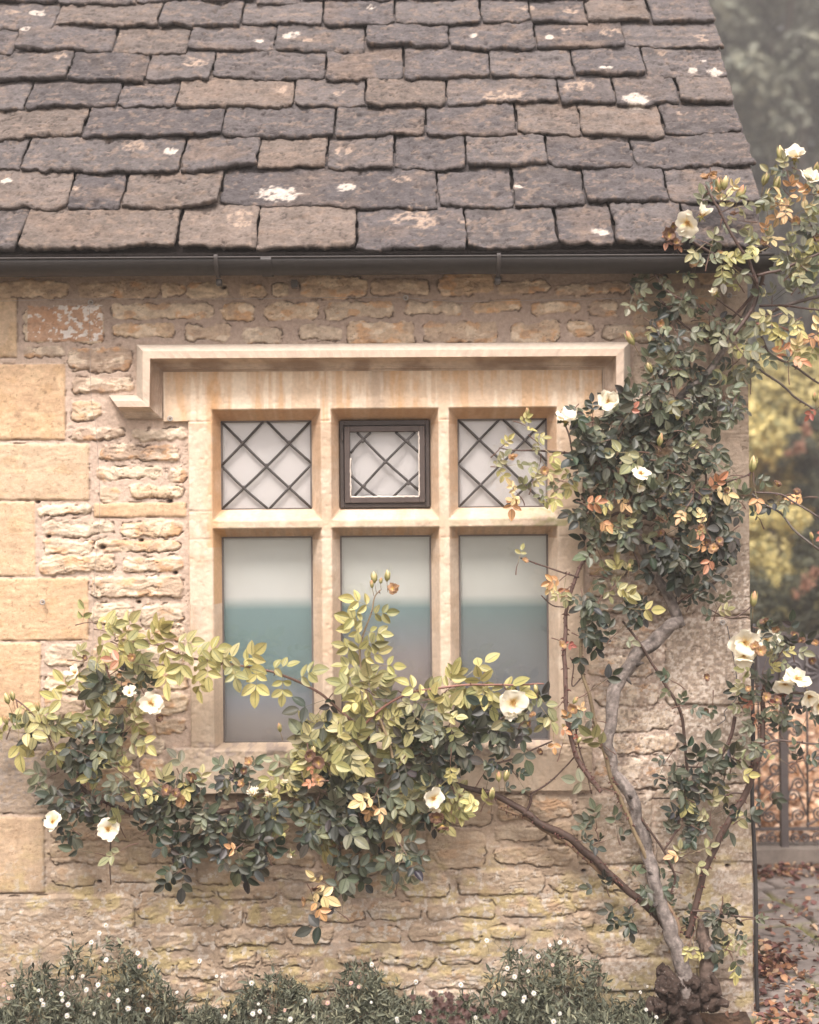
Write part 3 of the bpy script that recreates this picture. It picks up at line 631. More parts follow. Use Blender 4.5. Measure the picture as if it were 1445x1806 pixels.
        Vt = np.vstack([Pf] + rim[1:]); ct = np.vstack([cf] + rc_)
        i5 = np.arange(nx * ny).reshape(nx, ny); Qt = [np.stack([i5[:-1, :-1], i5[1:, :-1], i5[1:, 1:], i5[:-1, 1:]], -1).reshape(-1, 4)]
        prev = li
        for r_ in range(3):
            cur = nx * ny + r_ * nl + np.arange(nl); Qt.append(np.stack([prev[:-1], cur[:-1], cur[1:], prev[1:]], -1)); prev = cur
        rm.add(Vt, np.vstack(Qt), ct)
# sarking below the slates, back slope and verge
b0 = np.array([0, EY, EZ]); XE = 1.095
def RP(x, t, n): return b0 + np.array([x, 0, 0]) + su * t + nu * n
sv = [RP(x, t, n) for x in (-2.3, XE) for t in (.03, 2.9) for n in (-.05, -.012)]
rm.add(sv, [(0, 1, 3, 2), (4, 6, 7, 5), (0, 4, 5, 1), (2, 3, 7, 6), (0, 2, 6, 4), (1, 5, 7, 3)], (.05, .04, .038))
rt = RP(0, 2.9, 0); bs = [(x, rt[1] + a * math.cos(PIT), rt[2] - a * math.sin(PIT) + n) for x in (-2.3, 1.12) for a in (0, 2.9) for n in (-.05, .02)]
rm.add(bs, [(0, 1, 3, 2), (4, 6, 7, 5), (0, 4, 5, 1), (2, 3, 7, 6), (0, 2, 6, 4), (1, 5, 7, 3)], (.12, .10, .095))
roof = rm.build('roof', MR, house)
print('roof', rm.n)

# gutter: half-round cast iron, with joint collar and brackets
def gutter_profile(r, n=14): 
    a = np.linspace(math.pi, 2 * math.pi, n); return np.stack([np.cos(a) * r, np.sin(a) * r], -1)
gl = W(0, 456, -.2); gr = W(1100, 450, -.2); GYc = -.155; gz0 = lambda x: gl[2] + (gr[2] - gl[2]) * (x - gl[0]) / (gr[0] - gl[0])
def gut(x0, x1, r, mbb, col, dz=0):
    pr = gutter_profile(r); pi_ = gutter_profile(r - .004)[::-1]; full = np.vstack([pr, pi_]); xs_ = np.linspace(x0, x1, max(2, int((x1 - x0) / .05)))
    V = []; 
    for x in xs_:
        for (a, b) in full: V.append((x, GYc + a, gz0(x) + b * 1.0 + dz + .0006 * math.sin(x * 7)))
    V = np.array(V); k = len(full); i6 = np.arange(len(V)).reshape(-1, k); nx6 = np.roll(i6, -1, 1)
    mbb.add(V, np.stack([i6[:-1], nx6[:-1], nx6[1:], i6[1:]], -1).reshape(-1, 4)[:, ::-1], col)
    mbb.add(V[:k], np.array([(j, k - 1 - j, k - 2 - j, j + 1) for j in range(k // 2 - 1)]), col); mbb.add(V[-k:], np.array([(j, k - 1 - j, k - 2 - j, j + 1) for j in range(k // 2 - 1)]), col)
GC = (.026, .022, .021)
mb = MB(); gut(-2.2, 1.12, .047, mb, GC); xa = W(468, 450, -.2)[0]; gut(xa - .014, xa + .018, .0505, mb, GC)
for sgn in (0,):
    x = np.linspace(-2.2, 1.12, 60); PP = np.stack([x, np.full(60, GYc - .048), [gz0(t) for t in x]], -1); mb.tube(PP, .0028, (.045, .038, .036), 7)
gutter = mb.build('gutter', MIRON, house)
for px in (381, 880, 1225):
    x = W(px, 450, -.2)[0]; mb = MB(); a = np.linspace(math.pi - .15, math.pi * 1.55, 12)
    PP = np.stack([np.full(12, x), GYc + np.cos(a) * .051, gz0(x) + np.sin(a) * .051], -1)
    for dx in (-.0035, 0, .0035): mb.tube(PP + (dx, 0, 0), .0032, (.05, .042, .04), 6)
    mb.box(x - .008, x + .008, GYc + .004, GYc + .03, gz0(x) - .075, gz0(x) - .056, (.09, .08, .075))
    mb.build('bracket', MIRON, gutter)
x = W(520, 470, -.05)[0]; mb = MB(); mb.box(x - .012, x + .012, -.07, -.0, gz0(x) - .062, gz0(x) - .05, (.12, .10, .095)); mb.box(x - .009, x + .009, -.075, -.06, gz0(x) - .07, gz0(x) - .046, (.1, .09, .085)); mb.build('bracket', MIRON, gutter, smooth=False)
# fascia/soffit darkness above the wall head
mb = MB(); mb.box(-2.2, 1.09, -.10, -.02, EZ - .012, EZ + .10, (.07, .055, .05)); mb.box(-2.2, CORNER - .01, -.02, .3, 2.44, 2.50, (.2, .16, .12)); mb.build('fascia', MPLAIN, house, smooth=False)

# training wires, vine eyes, corner cable
def wirepart(name, pts, r, col, Yo=-.022, m=6, par=house, n=5):
    mb = MB(); P = np.array([W(px, py, Yo if len(t) == 0 else t[0]) for px, py, *t in pts]); mb.tube(spline(P, m), r, col, n); return mb.build(name, MIRON, par)
wirepart('training_wire', [(0, 531), (160, 527), (400, 527), (640, 524), (716, 525), (800, 531), (1000, 528), (1300, 521)], .0007, (.38, .35, .33))
wirepart('training_wire', [(158, 545), (161, 700), (170, 760), (176, 900), (168, 1000), (165, 1100), (162, 1250)], .0007, (.30, .25, .22))
def eye(px, py, r=.007):
    mb = MB(); c = W(px, py, -.02); a = np.linspace(0, 2 * math.pi, 13); mb.tube(np.stack([c[0] + np.cos(a) * r, np.full(13, c[1]), c[2] + np.sin(a) * r], -1), .0022, (.42, .40, .38), 5)
    mb.tube([c + (0, 0, 0), c + (0, .03, 0)], .003, (.2, .18, .17), 6); mb.build('wire_eye', MIRON, house)
for e_ in [(716, 525), (160, 533), (75, 1062), (300, 738), (1287, 521), (1275, 1098)]: eye(*e_)
wirepart('cable', [(1330, 1100, .01), (1327, 1150, .01), (1327, 1220, .005), (1329, 1300, 0), (1327, 1400, -.005), (1331, 1500, -.005), (1334, 1600, -.01), (1334, 1700, -.01), (1337, 1790, -.01)], .0066, (.035, .032, .032), par=house, n=10)
wirepart('training_wire', [(1283, 1104), (1292, 1150), (1298, 1180), (1300, 1215), (1297, 1235), (1278, 1255), (1280, 1268), (1265, 1280)], .0016, (.09, .085, .085))

# ================================================================== GROUND
def grid_sheet(name, x0, x1, y0, y1, st, fn, mat, par=None):
    a, b = np.meshgrid(np.arange(x0, x1 + st / 2, st), np.arange(y0, y1 + st / 2, st), indexing='ij'); h, c = fn(a, b)
    i7 = np.arange(a.size).reshape(a.shape); Q7 = np.stack([i7[:-1, :-1], i7[1:, :-1], i7[1:, 1:], i7[:-1, 1:]], -1).reshape(-1, 4)
    o = mesh_obj(name, np.stack([a, b, h], -1).reshape(-1, 3), Q7, mat, par, col=c.reshape(-1, 3)); return o
mb = MB(); gs_ = 150; mb.add([(-gs_, -gs_, -.05), (gs_, -gs_, -.05), (gs_, gs_, -.05), (-gs_, gs_, -.05)], [(0, 1, 2, 3)], (.16, .13, .09))
o = mb.build('ground', MSOIL); o['kind'] = 'structure'
def soilf(a, b):
    h = .004 + .012 * fbm(a * 9, b * 9, 5, 3) + .02 * sstep(-.25, 0, b) * 0; c = np.zeros(a.shape + (3,)) + (.085, .06, .045); c = mixc(c, (.16, .10, .065), sstep(0, .4, fbm(a * 25, b * 25, 4, 5)) * .7); return h, c
o = grid_sheet('flower_bed', -2.2, 1.06, -.75, .02, .012, soilf, MSOIL); o['kind'] = 'structure'
# stone setts beside the cottage
def pavef(a, b):
    wa = a + b * .25 + fbm(a * 3, b * 3, 3, 1) * .05; wb = b - a * .12 + fbm(a * 3 + 9, b * 3, 3, 2) * .05
    row = np.floor(wb / .17); fb = np.abs(wb / .17 - row - .5) * 2; sh = (row * .618) % 1 * .35; wc = .24 + .08 * ((row * .37) % 1)
    cl = np.floor((wa + sh) / wc); fa = np.abs((wa + sh) / wc - cl - .5) * 2
    d = np.minimum((1 - fb) * .085, (1 - fa) * wc / 2); tp = sstep(.004, .017, d); rid = (row * 13.1 + cl * 7.7) % 1
    h = -.012 + tp * (.014 + .008 * rid) + fbm(a * 22, b * 22, 4, 4) * .003
    c = np.zeros(a.shape + (3,)) + (.19, .165, .15); c = c * (.8 + .45 * rid[..., None]); c = mixc(c, (.27, .235, .21), sstep(0, .4, fbm(a * 12, b * 12, 4, 6)) * .6)
    moss = sstep(-.15, .2, fbm(a * 5, b * 5, 4, 8)); jc = mixc(np.zeros(a.shape + (3,)) + (.07, .055, .045), (.16, .16, .05), moss)
    return h, jc * (1 - tp[..., None]) + c * tp[..., None]
o = grid_sheet('path', 1.06, 3.2, -1.2, 1.62, .009, pavef, MPAVE); o['kind'] = 'structure'
def lawnf(a, b):
    h = -.02 + .02 * fbm(a * 3, b * 3, 4, 3); c = np.zeros(a.shape + (3,)) + (.50, .34, .235); c = mixc(c, (.34, .20, .13), sstep(0, .35, fbm(a * 9, b * 9, 5, 5)) * .7); c = mixc(c, (.66, .50, .38), sstep(0, .35, fbm(a * 11, b * 11, 5, 7)) * .7); return h, c
o = grid_sheet('leafy_ground', .6, 9, 1.80, 13, .06, lawnf, MSOIL); o['kind'] = 'structure'

# ------------------------------------------------------------------ leaf kit
def leaf_tpl(na=7, nc=5):
    v = np.linspace(0, 1, na)[:, None] + np.zeros(nc); c = np.linspace(-1, 1, nc)[None] + np.zeros((na, 1))
    wv = np.sin(math.pi * np.clip(v, 0, 1) ** .85) ** .75
    x = c * wv * .5; i8 = np.arange(na * nc).reshape(na, nc); Q8 = np.stack([i8[:-1, :-1], i8[:-1, 1:], i8[1:, 1:], i8[1:, :-1]], -1).reshape(-1, 4)
    return x.ravel(), v.ravel(), c.ravel(), Q8
def norm(a): return a / (np.linalg.norm(a, axis=-1, keepdims=True) + 1e-9)
def leaves_mesh(O, D, N, L, Wd, fold, bend, colr, tpl, twist=None):
    x, v, c, Q8 = tpl; D = norm(D); N = norm(N - D * (N * D).sum(1, keepdims=True)); Sd = np.cross(D, N)
    n = len(O); k = len(x); Lx = L[:, None]
    z = (np.abs(c)[None] * fold[:, None] * (np.abs(x)[None] * 2 + .1) - bend[:, None] * v[None] ** 2) * Lx
    P = O[:, None] + (x[None] * (Wd[:, None]))[..., None] * Sd[:, None] + (v[None] * Lx * (1 - .15 * np.abs(bend[:, None]) * v[None]))[..., None] * D[:, None] + z[..., None] * N[:, None]
    Qn = (Q8[None] + (np.arange(n) * k)[:, None, None]).reshape(-1, 4)
    cl = np.repeat(colr, k, 0); uv = np.tile(np.stack([c, v], -1), (n, 1))
    return P.reshape(-1, 3), Qn, cl, uv
LT = leaf_tpl(7, 5); LT2 = leaf_tpl(4, 3)
PAL = {'Y': [(.48, .43, .175), (.41, .38, .155), (.54, .48, .20), (.32, .31, .14), (.46, .42, .21)],
       'M': [(.25, .25, .14), (.31, .29, .155), (.20, .21, .13), (.36, .33, .17)],
       'G': [(.135, .15, .10), (.17, .18, .12), (.105, .12, .085), (.21, .215, .14)],
       'D': [(.060, .068, .048), (.046, .054, .040), (.076, .085, .060), (.105, .112, .078), (.054, .062, .046)],
       'O': [(.66, .38, .19), (.70, .47, .25), (.58, .28, .16), (.66, .52, .27)],
       'R': [(.46, .17, .12), (.55, .27, .18), (.38, .13, .10)]}
class Foliage:
    def __init__(s): s.O = []; s.D = []; s.N = []; s.L = []; s.W = []; s.F = []; s.B = []; s.c = []; s.tw = MB()
    def leaflet(s, o, d, n, L, w_, f, b, c): s.O.append(o); s.D.append(d); s.N.append(n); s.L.append(L); s.W.append(w_); s.F.append(f); s.B.append(b); s.c.append(c)
    def leaf(s, o, d, n, size, cls, nl=5):
        """compound rose leaf: origin, rachis direction, face normal, leaflet length"""
        d = np.asarray(d, float); d /= np.linalg.norm(d); n = np.asarray(n, float); n = n - d * np.dot(n, d); n /= np.linalg.norm(n) + 1e-9; sdv = np.cross(d, n)
        rl = size * (1.15 if nl == 5 else 1.9); pc = PAL[cls][int(rng.integers(len(PAL[cls])))]; pc = np.array(pc) * rng.uniform(.82, 1.15)
        droop = rng.uniform(-.1, .35)
        s.leaflet(o, d, n, rl, .0016, 0, droop * .4, np.array((.32, .25, .12)) if cls in 'YMOR' else np.array((.14, .13, .08)))
        ps = [(1.0, 0, 1.0)]
        if nl >= 3: ps += [(.80, 1, .9), (.80, -1, .9)]
        if nl >= 5: ps += [(.34, 1, .72), (.34, -1, .72)]
        if nl >= 7: ps = [(1, 0, 1), (.86, 1, .95), (.86, -1, .95), (.56, 1, .85), (.56, -1, .85), (.27, 1, .65), (.27, -1, .65)]
        for (t, sg, k) in ps:
            if rng.random() < .05: continue
            p = o + d * rl * t - n * droop * .4 * rl * t * t
            dd = d if sg == 0 else d * rng.uniform(.35, .75) + sdv * sg * rng.uniform(.8, 1.0)
            dd = dd - n * rng.uniform(-.1, .35) + rng.normal(0, .08, 3)
            L = size * k * rng.uniform(.85, 1.12)
            s.leaflet(p, dd, n + rng.normal(0, .14, 3), L, L * rng.uniform(.50, .64), rng.uniform(.03, .2), rng.uniform(-.08, .26), pc * rng.uniform(.88, 1.12) + rng.normal(0, .006, 3))
    def twig(s, P, r, c=(.16, .09, .07)): s.tw.tube(P, r, c, 5, cap=False)
    def build(s, name, par):
        P, Qn, c, uv = leaves_mesh(np.array(s.O), np.array(s.D), np.array(s.N), np.array(s.L), np.array(s.W), np.array(s.F), np.array(s.B), np.array(s.c), LT)
        m = s.tw; m.add(P, Qn, np.clip(c, .01, 1), uv=uv); return m.build(name, ML, par)
DENS = .44
def face_n(): return np.array([rng.normal(0, .30), -1, .42 + rng.normal(0, .28)])
def spray(F, px, py, Y, ang, ln, nleaf, cls, size, nl=5, tc=(.17, .10, .075)):
    """a twig that starts at a photo point and carries alternate leaves; ang in degrees, 0 = right, 90 = up"""
    p = W(px, py, Y); a = math.radians(ang); P = [p]; d = np.array([math.cos(a), rng.uniform(-.35, .05), math.sin(a)])
    k = 6
    for i in range(k): d = norm(d + rng.normal(0, .12, 3) + np.array([0, 0, -.05])); P.append(P[-1] + d * ln / k)
    P = np.array(P); F.twig(P, np.linspace(.0022, .001, k + 1), tc)
    for j in range(nleaf):
        t = (j + .8) / nleaf * k; i = min(int(t), k - 1); o = P[i] + (P[i + 1] - P[i]) * (t - i) if i < k else P[-1]
        dr = norm(P[min(i + 1, k)] - P[max(i - 1, 0)]); sdv = np.cross(dr, np.array([0, -1, 0.])); sdv = norm(sdv)
        sg = 1 if j % 2 else -1
        ld = dr * rng.uniform(.3, .9) + sdv * sg * rng.uniform(.5, 1) + np.array([0, rng.uniform(-.5, .05), -.15])
        if j == nleaf - 1: ld = dr
        cc_ = cls[int(rng.integers(len(cls)))]
        F.leaf(o, ld, face_n(), size * rng.uniform(.66, 1.12), cc_, nl if rng.random() < .7 else 3)
def blob(F, px, py, rx, ry, n, cls, size=.045, Y=-.10, dY=.05, nl=5, bias=None):
    n = n * DENS; rx, ry = rx * .8, ry * .8; k = max(1, int(round(n / 3.6)))
    for i in range(k):
        a = rng.uniform(0, 2 * math.pi); r = math.sqrt(rng.random()) * .70
        x, y = px + math.cos(a) * r * rx, py + math.sin(a) * r * ry
        ang = rng.uniform(0, 360) if bias is None else bias + rng.normal(0, 45)
        x -= math.cos(math.radians(ang)) * 26; y += math.sin(math.radians(ang)) * 26
        spray(F, x, y, min(Y + rng.uniform(-dY, dY), -.03), ang, rng.uniform(.035, .065), max(1, int(round(n / k))), cls, size, nl)
def along(F, pts, Y, step, cls, size, nl=5, down=0.3, side=1.0):
    P = spline(np.array([W(a, b, Y) for a, b in pts]), 10); dist = 0; j = 0
    for i in range(1, len(P)):
        dist += np.linalg.norm(P[i] - P[i - 1])
        if dist > step:
            dist = 0; j += 1; dr = norm(P[i] - P[i - 1]); sdv = norm(np.cross(dr, np.array([0, -1, 0.]))); sg = 1 if j % 2 else -1
            F.leaf(P[i], dr * rng.uniform(.1, .6) + sdv * sg * rng.uniform(.6, 1) * side + np.array([0, rng.uniform(-.5, 0), -down]), face_n(), size * rng.uniform(.85, 1.1), cls[int(rng.integers(len(cls)))], nl)

# ================================================================== CLIMBING ROSE
base_p = W(1215, 1775, -.12)
rose = empty('climbing_rose', tuple(base_p), 'old climbing rose with pale cream flowers trained over the stone wall and round the window', 'rose')
def pts3(L, Y):
    out = []
    for t in L: out.append(W(t[0], t[1], t[3] if len(t) > 3 else Y))
    return np.array(out)
def cane(name, L, Y, m=8, mat=MCANE, col=(.095, .06, .048), thorns=0, rough=.12, n=9, knots=0, tip=None):
    """L: photo x, y, radius in photo px (, depth)"""
    P = spline(pts3(L, Y), m); rad = np.interp(np.linspace(0, len(L) - 1, len(P)), range(len(L)), [t[2] for t in L]) / S * (.80 if mat is MCANE else .95)
    P = P + np.stack([fbm(np.arange(len(P)) * .13 + L[0][0], np.full(len(P), L[0][1] * .1), 2, s_) * rad * .8 for s_ in (1, 2, 3)], -1)
    c = np.array(col) * (1 + .3 * fbm(np.arange(len(P)) * .21 + L[0][0], np.full(len(P), 3.3), 3, 5))[:, None]
    mb = MB(); mb.tube(P, rad, c, n, rough=rough, seed=int(L[0][0]) % 50)
    for _ in range(thorns):
        i = int(rng.integers(1, len(P) - 1)); d = norm(P[i + 1] - P[i]); q = norm(np.cross(d, rng.normal(0, 1, 3)) + np.array([0, -.3, 0])); l_ = rng.uniform(.006, .011) * (1.2 if rad[i] > .006 else .8)
        s0 = P[i] + q * rad[i] * .8; mb.tube([s0, s0 + q * l_ * .5, s0 + q * l_ - d * l_ * .35], [l_ * .36, l_ * .18, .0003], (.11, .045, .035), 5)
    for _ in range(knots):
        i = int(rng.integers(1, len(P) - 1)); q = norm(rng.normal(0, 1, 3) + np.array([0, -.8, 0])); s0 = P[i] + q * rad[i] * .6; dd_ = norm(P[i + 1] - P[i]) * rng.uniform(-.5, .9)
        mb.tube([s0, s0 + q * rad[i] * .4, s0 + (q + dd_) * rad[i] * rng.uniform(.6, 1.3), s0 + (q + dd_) * rad[i] * 1.35], [rad[i] * .46, rad[i] * .30, rad[i] * .24, rad[i] * .1], np.array(col) * .5, 8, rough=.5)
    return mb.build(name, mat, rose)
GB = (.215, .185, .168)
trunk = cane('trunk', [(1222, 1790, 16, -.12), (1216, 1740, 15, -.14), (1204, 1700, 14, -.13), (1190, 1655, 13, -.13), (1174, 1605, 12.5, -.12), (1157, 1550, 12.5, -.11), (1143, 1495, 12), (1126, 1440, 11.5), (1106, 1390, 11.5), (1086, 1345, 10.5), (1076, 1290, 10.5), (1083, 1230, 11.5), (1104, 1180, 13), (1140, 1140, 13), (1175, 1112, 12), (1202, 1092, 11)], -.085, 8, MBARK, GB, knots=9, rough=.34, n=16)
cane('branch', [(1199, 1104, 11), (1186, 1068, 9.5), (1168, 1035, 9), (1150, 1005, 9), (1137, 975, 8), (1127, 935, 8), (1122, 880, 8), (1118, 820, 8), (1140, 770, 9), (1180, 728, 9), (1215, 690, 8), (1245, 660, 7), (1290, 600, 5), (1320, 545, 5), (1336, 490, 4.5), (1332, 450, 4, -.2), (1318, 420, 3, -.24)], -.075, 7, MBARK, GB, knots=5, rough=.28, n=12)
cane('branch', [(1183, 1076, 3.2), (1215, 1052, 3), (1250, 1035, 3), (1268, 1020, 2.6), (1278, 1000, 2.2)], -.07, 8)
cane('branch', [(1290, 560, 3), (1340, 505, 4.2, -.12), (1345, 470, 4.5, -.14), (1338, 440, 4, -.18)], -.10, 8, thorns=8)
cane('branch', [(1160, 1040, 2.5), (1185, 1037, 2.3), (1220, 1040, 1.8)], -.07, 6)
# gnarled stump: lumps and short stubs
mb = MB()
for (px, py, r, Y) in [(1200, 1770, 26, -.14), (1178, 1745, 20, -.17), (1235, 1758, 22, -.15), (1160, 1775, 16, -.18), (1255, 1770, 14, -.12), (1215, 1735, 18, -.15), (1170, 1715, 13, -.13)]:
    c = W(px, py, Y); rr_ = r / S; aa, bb = np.meshgrid(np.linspace(0, 2 * math.pi, 49)[:-1], np.linspace(.05, math.pi - .05, 26), indexing='ij')
    nn = .85 + .95 * fbm(np.cos(aa) * 1.3 + px, bb * 1.3 + np.sin(aa) * 1.3, 5, 7, .62)
    Pq = np.stack([c[0] + np.cos(aa) * np.sin(bb) * rr_ * nn * 1.1, c[1] + np.sin(aa) * np.sin(bb) * rr_ * nn, c[2] + np.cos(bb) * rr_ * nn], -1)
    i9 = np.arange(aa.size).reshape(aa.shape); nx9 = np.roll(i9, -1, 0); mb.add(Pq.reshape(-1, 3), np.stack([i9[:, :-1], nx9[:, :-1], nx9[:, 1:], i9[:, 1:]], -1).reshape(-1, 4)[:, ::-1], np.array((.05, .034, .027)) * (1 + .5 * fbm(aa * 2, bb * 3, 3, 8).reshape(-1, 1)))
for L in [[(1235, 1765, 12), (1250, 1745, 10), (1268, 1742, 8)], [(1240, 1775, 12), (1262, 1765, 9), (1285, 1772, 6)], [(1190, 1750, 10), (1182, 1722, 9), (1172, 1712, 7)], [(1170, 1770, 9), (1150, 1790, 8), (1130, 1802, 5)], [(1225, 1785, 11), (1232, 1805, 9), (1235, 1815, 7)], [(1265, 1755, 8), (1262, 1735, 7), (1256, 1722, 5)], [(1200, 1790, 10), (1190, 1810, 8), (1180, 1820, 6)]]:
    P = spline(pts3(L, -.15), 6); mb.tube(P, np.interp(np.linspace(0, 2, len(P)), range(3), [t[2] for t in L]) / S, (.07, .048, .038), 9, rough=.6, seed=L[0][0])
mb.build('stump', MBARK, rose)
cane('stem', [(1248, 1775, 15, -.11), (1246, 1720, 13, -.11), (1240, 1660, 12, -.10), (1238, 1620, 8, -.09)], -.1, 8, MBARK, (.15, .11, .09), knots=5, rough=.25)
RC = (.082, .052, .042)
c_right = cane('cane', [(1216, 1655, 6), (1220, 1620, 7), (1232, 1570, 7), (1250, 1520, 7), (1270, 1475, 7), (1295, 1430, 7), (1318, 1390, 7), (1334, 1350, 7), (1343, 1310, 6.5), (1347, 1270, 6), (1346, 1235, 5), (1350, 1200, 4)], -.11, 8, col=RC, thorns=70)
cane('cane', [(1343, 1315, 3), (1370, 1305, 2.6), (1400, 1308, 2.2), (1430, 1312, 2), (1470, 1312, 2)], -.14, 8, col=(.11, .08, .07), thorns=10)
cane('cane', [(1345, 1235, 3), (1370, 1225, 3), (1400, 1222, 3), (1440, 1225, 3), (1480, 1218, 2)], -.15, 8, col=(.10, .07, .06), thorns=8)
c_left = cane('cane', [(1178, 1640, 9), (1150, 1608, 8.5), (1110, 1572, 8.5), (1070, 1535, 8.5), (1030, 1500, 8.5), (990, 1472, 8.5), (950, 1446, 8), (905, 1422, 7.5), (860, 1400, 7), (815, 1385, 6), (760, 1378, 5.5), (700, 1390, 5), (640, 1412, 5), (560, 1428, 5), (480, 1432, 5), (420, 1430, 5), (350, 1438, 5), (280, 1440, 5), (225, 1432, 5), (180, 1412, 5), (155, 1395, 5), (142, 1370, 5), (146, 1330, 5), (160, 1290, 4), (170, 1240, 3)], -.075, 8, col=(.078, .05, .04), thorns=170)
cane('cane', [(1080, 1560, 4), (1040, 1522, 4.5), (1000, 1488, 4.5), (960, 1462, 4.5), (920, 1440, 4), (880, 1425, 3)], -.07, 8, col=(.24, .16, .10), thorns=55)
cane('cane', [(1060, 1395, 5), (1038, 1370, 5.5), (1018, 1335, 5.5), (1004, 1290, 5.5), (1000, 1240, 5), (996, 1180, 5), (999, 1110, 4.5), (1003, 1060, 4), (1016, 1015, 4), (1032, 985, 3.5), (1055, 960, 3)], -.09, 8, col=(.15, .095, .08), thorns=80)
cane('cane', [(1150, 1540, 5), (1125, 1480, 5), (1098, 1420, 5), (1078, 1370, 5), (1062, 1320, 4.5), (1048, 1270, 4), (1036, 1220, 4), (1026, 1170, 4), (1026, 1120, 3.5), (1034, 1070, 3), (1048, 1020, 2.5)], -.10, 8, col=(.20, .15, .09), thorns=55)
cane('cane', [(1012, 1270, 2), (1022, 1320, 1.8), (1034, 1360, 1.8), (1044, 1400, 1.6)], -.09, 6, thorns=8)
cane('cane', [(1027, 1195, 1.6), (1010, 1210, 1.6), (1012, 1175, 1.4), (1006, 1160, 1.3)], -.09, 6, thorns=3)
cane('cane', [(1098, 1095, 2.4), (1125, 1130, 2.6), (1145, 1162, 3), (1175, 1210, 3.3), (1200, 1255, 3.4), (1209, 1310, 3.4), (1212, 1370, 3.3), (1205, 1420, 3), (1190, 1470, 2.6), (1172, 1500, 2)], -.11, 8, col=RC, thorns=26)
cane('cane', [(1115, 1425, 2), (1140, 1455, 2.5), (1170, 1500, 2.8), (1190, 1545, 2.6), (1182, 1580, 2)], -.11, 8, col=RC, thorns=10)
cane('cane', [(1180, 1680, 5), (1196, 1640, 5), (1180, 1600, 4), (1160, 1580, 4)], -.13, 8, col=(.25, .17, .11), thorns=10)
cane('cane', [(1298, 1262, 4), (1290, 1300, 4), (1275, 1330, 3.6), (1258, 1365, 3)], -.10, 8, col=RC, thorns=14)
cane('cane', [(1335, 1360, 3), (1310, 1345, 2.5), (1280, 1335, 2), (1240, 1352, 2), (1180, 1350, 1.6)], -.10, 8, col=RC, thorns=6)
cane('cane', [(1318, 1400, 2), (1290, 1400, 1.8), (1255, 1410, 1.8), (1150, 1408, 1.4)], -.10, 8, col=RC, thorns=6)
cane('cane', [(1220, 1606, 2.4), (1250, 1608, 2), (1300, 1615, 2), (1350, 1620, 1.8), (1400, 1622, 1.5)], -.13, 8, col=RC, thorns=8)
cane('cane', [(935, 1402, 2), (970, 1380, 2), (1000, 1350, 1.8), (1018, 1330, 1.6)], -.07, 8, thorns=6)
cane('cane', [(925, 1437, 3.5), (934, 1420, 3.2), (938, 1402, 3)], -.08, 5, thorns=4)
cane('cane', [(860, 1350, 1.8), (905, 1338, 2), (945, 1320, 2), (975, 1308, 1.8)], -.08, 8, thorns=6)
cane('cane', [(1022, 1018, 2), (990, 1008, 2), (950, 995, 1.8), (918, 984, 1.5)], -.10, 8, thorns=4)
cane('cane', [(998, 1072, 1.6), (975, 1068, 1.5), (955, 1050, 1.3)], -.10, 5, thorns=2)
cane('cane', [(1125, 860, 3.5), (1080, 832, 3.5), (1040, 810, 3.2), (1000, 800, 3), (960, 795, 2.4), (915, 795, 1.8), (880, 790, 1.2)], -.14, 8, thorns=12)
cane('cane', [(1010, 800, 2), (1004, 770, 2), (995, 745, 1.6)], -.14, 5)
cane('cane', [(1060, 925, 3), (1090, 905, 3), (1130, 915, 3.4), (1170, 895, 3), (1210, 870, 3), (1245, 855, 2.4), (1240, 800, 2)], -.10, 8, thorns=10)
cane('cane', [(1130, 1000, 2.4), (1105, 950, 2.4), (1060, 925, 2.2)], -.11, 8)
cane('cane', [(1150, 960, 2.2), (1200, 950, 2.2), (1260, 960, 1.8)], -.11, 8)
cane('cane', [(1160, 880, 2), (1220, 870, 2), (1280, 850, 2), (1320, 836, 1.8), (1328, 822, 1.4)], -.12, 8, thorns=6)
cane('cane', [(1250, 1075, 1.8), (1290, 1090, 1.6), (1318, 1075, 1.5), (1330, 1062, 1.2)], -.10, 8)
# overhanging canes at the upper right
cane('cane', [(1295, 590, 4), (1330, 540, 4), (1336, 500, 4), (1310, 480, 3.4), (1270, 455, 3), (1225, 428, 2.6), (1205, 412, 2)], -.22, 8, col=RC, thorns=14)
cane('cane', [(1336, 500, 3.6), (1320, 460, 3.2), (1298, 425, 3), (1278, 385, 2.8), (1258, 350, 2.4), (1246, 325, 1.8)], -.25, 8, col=RC, thorns=14)
cane('cane', [(1336, 485, 3.4), (1370, 478, 3.2), (1405, 465, 3), (1450, 445, 2.6), (1480, 430, 2)], -.24, 8, col=RC, thorns=10)
cane('cane', [(1336, 565, 4), (1365, 548, 4), (1400, 535, 4), (1450, 520, 3.6), (1500, 500, 3)], -.16, 8, col=(.10, .075, .065), thorns=12)
cane('cane', [(1340, 540, 2.6), (1380, 538, 2.4), (1430, 545, 2.2), (1470, 548, 2)], -.18, 8, col=RC, thorns=8)
cane('cane', [(1330, 545, 3), (1342, 585, 3), (1352, 615, 2.8), (1372, 632, 2.8), (1400, 645, 2.6), (1440, 672, 2.4), (1470, 690, 2)], -.14, 8, col=(.11, .085, .075), thorns=14)
cane('cane', [(1312, 625, 2.4), (1345, 655, 2.6), (1375, 675, 2.6), (1400, 698, 2.4), (1435, 722, 2.2)], -.13, 8, col=(.14, .115, .105), thorns=12)
cane('cane', [(1328, 870, 2), (1350, 890, 2.2), (1378, 905, 2.4), (1400, 935, 2.4), (1440, 965, 2.2), (1470, 985, 2)], -.13, 8, col=(.16, .14, .125), thorns=12)
cane('cane', [(1330, 868, 2), (1375, 872, 2), (1400, 885, 2), (1445, 912, 2)], -.13, 8, col=(.13, .10, .09), thorns=8)
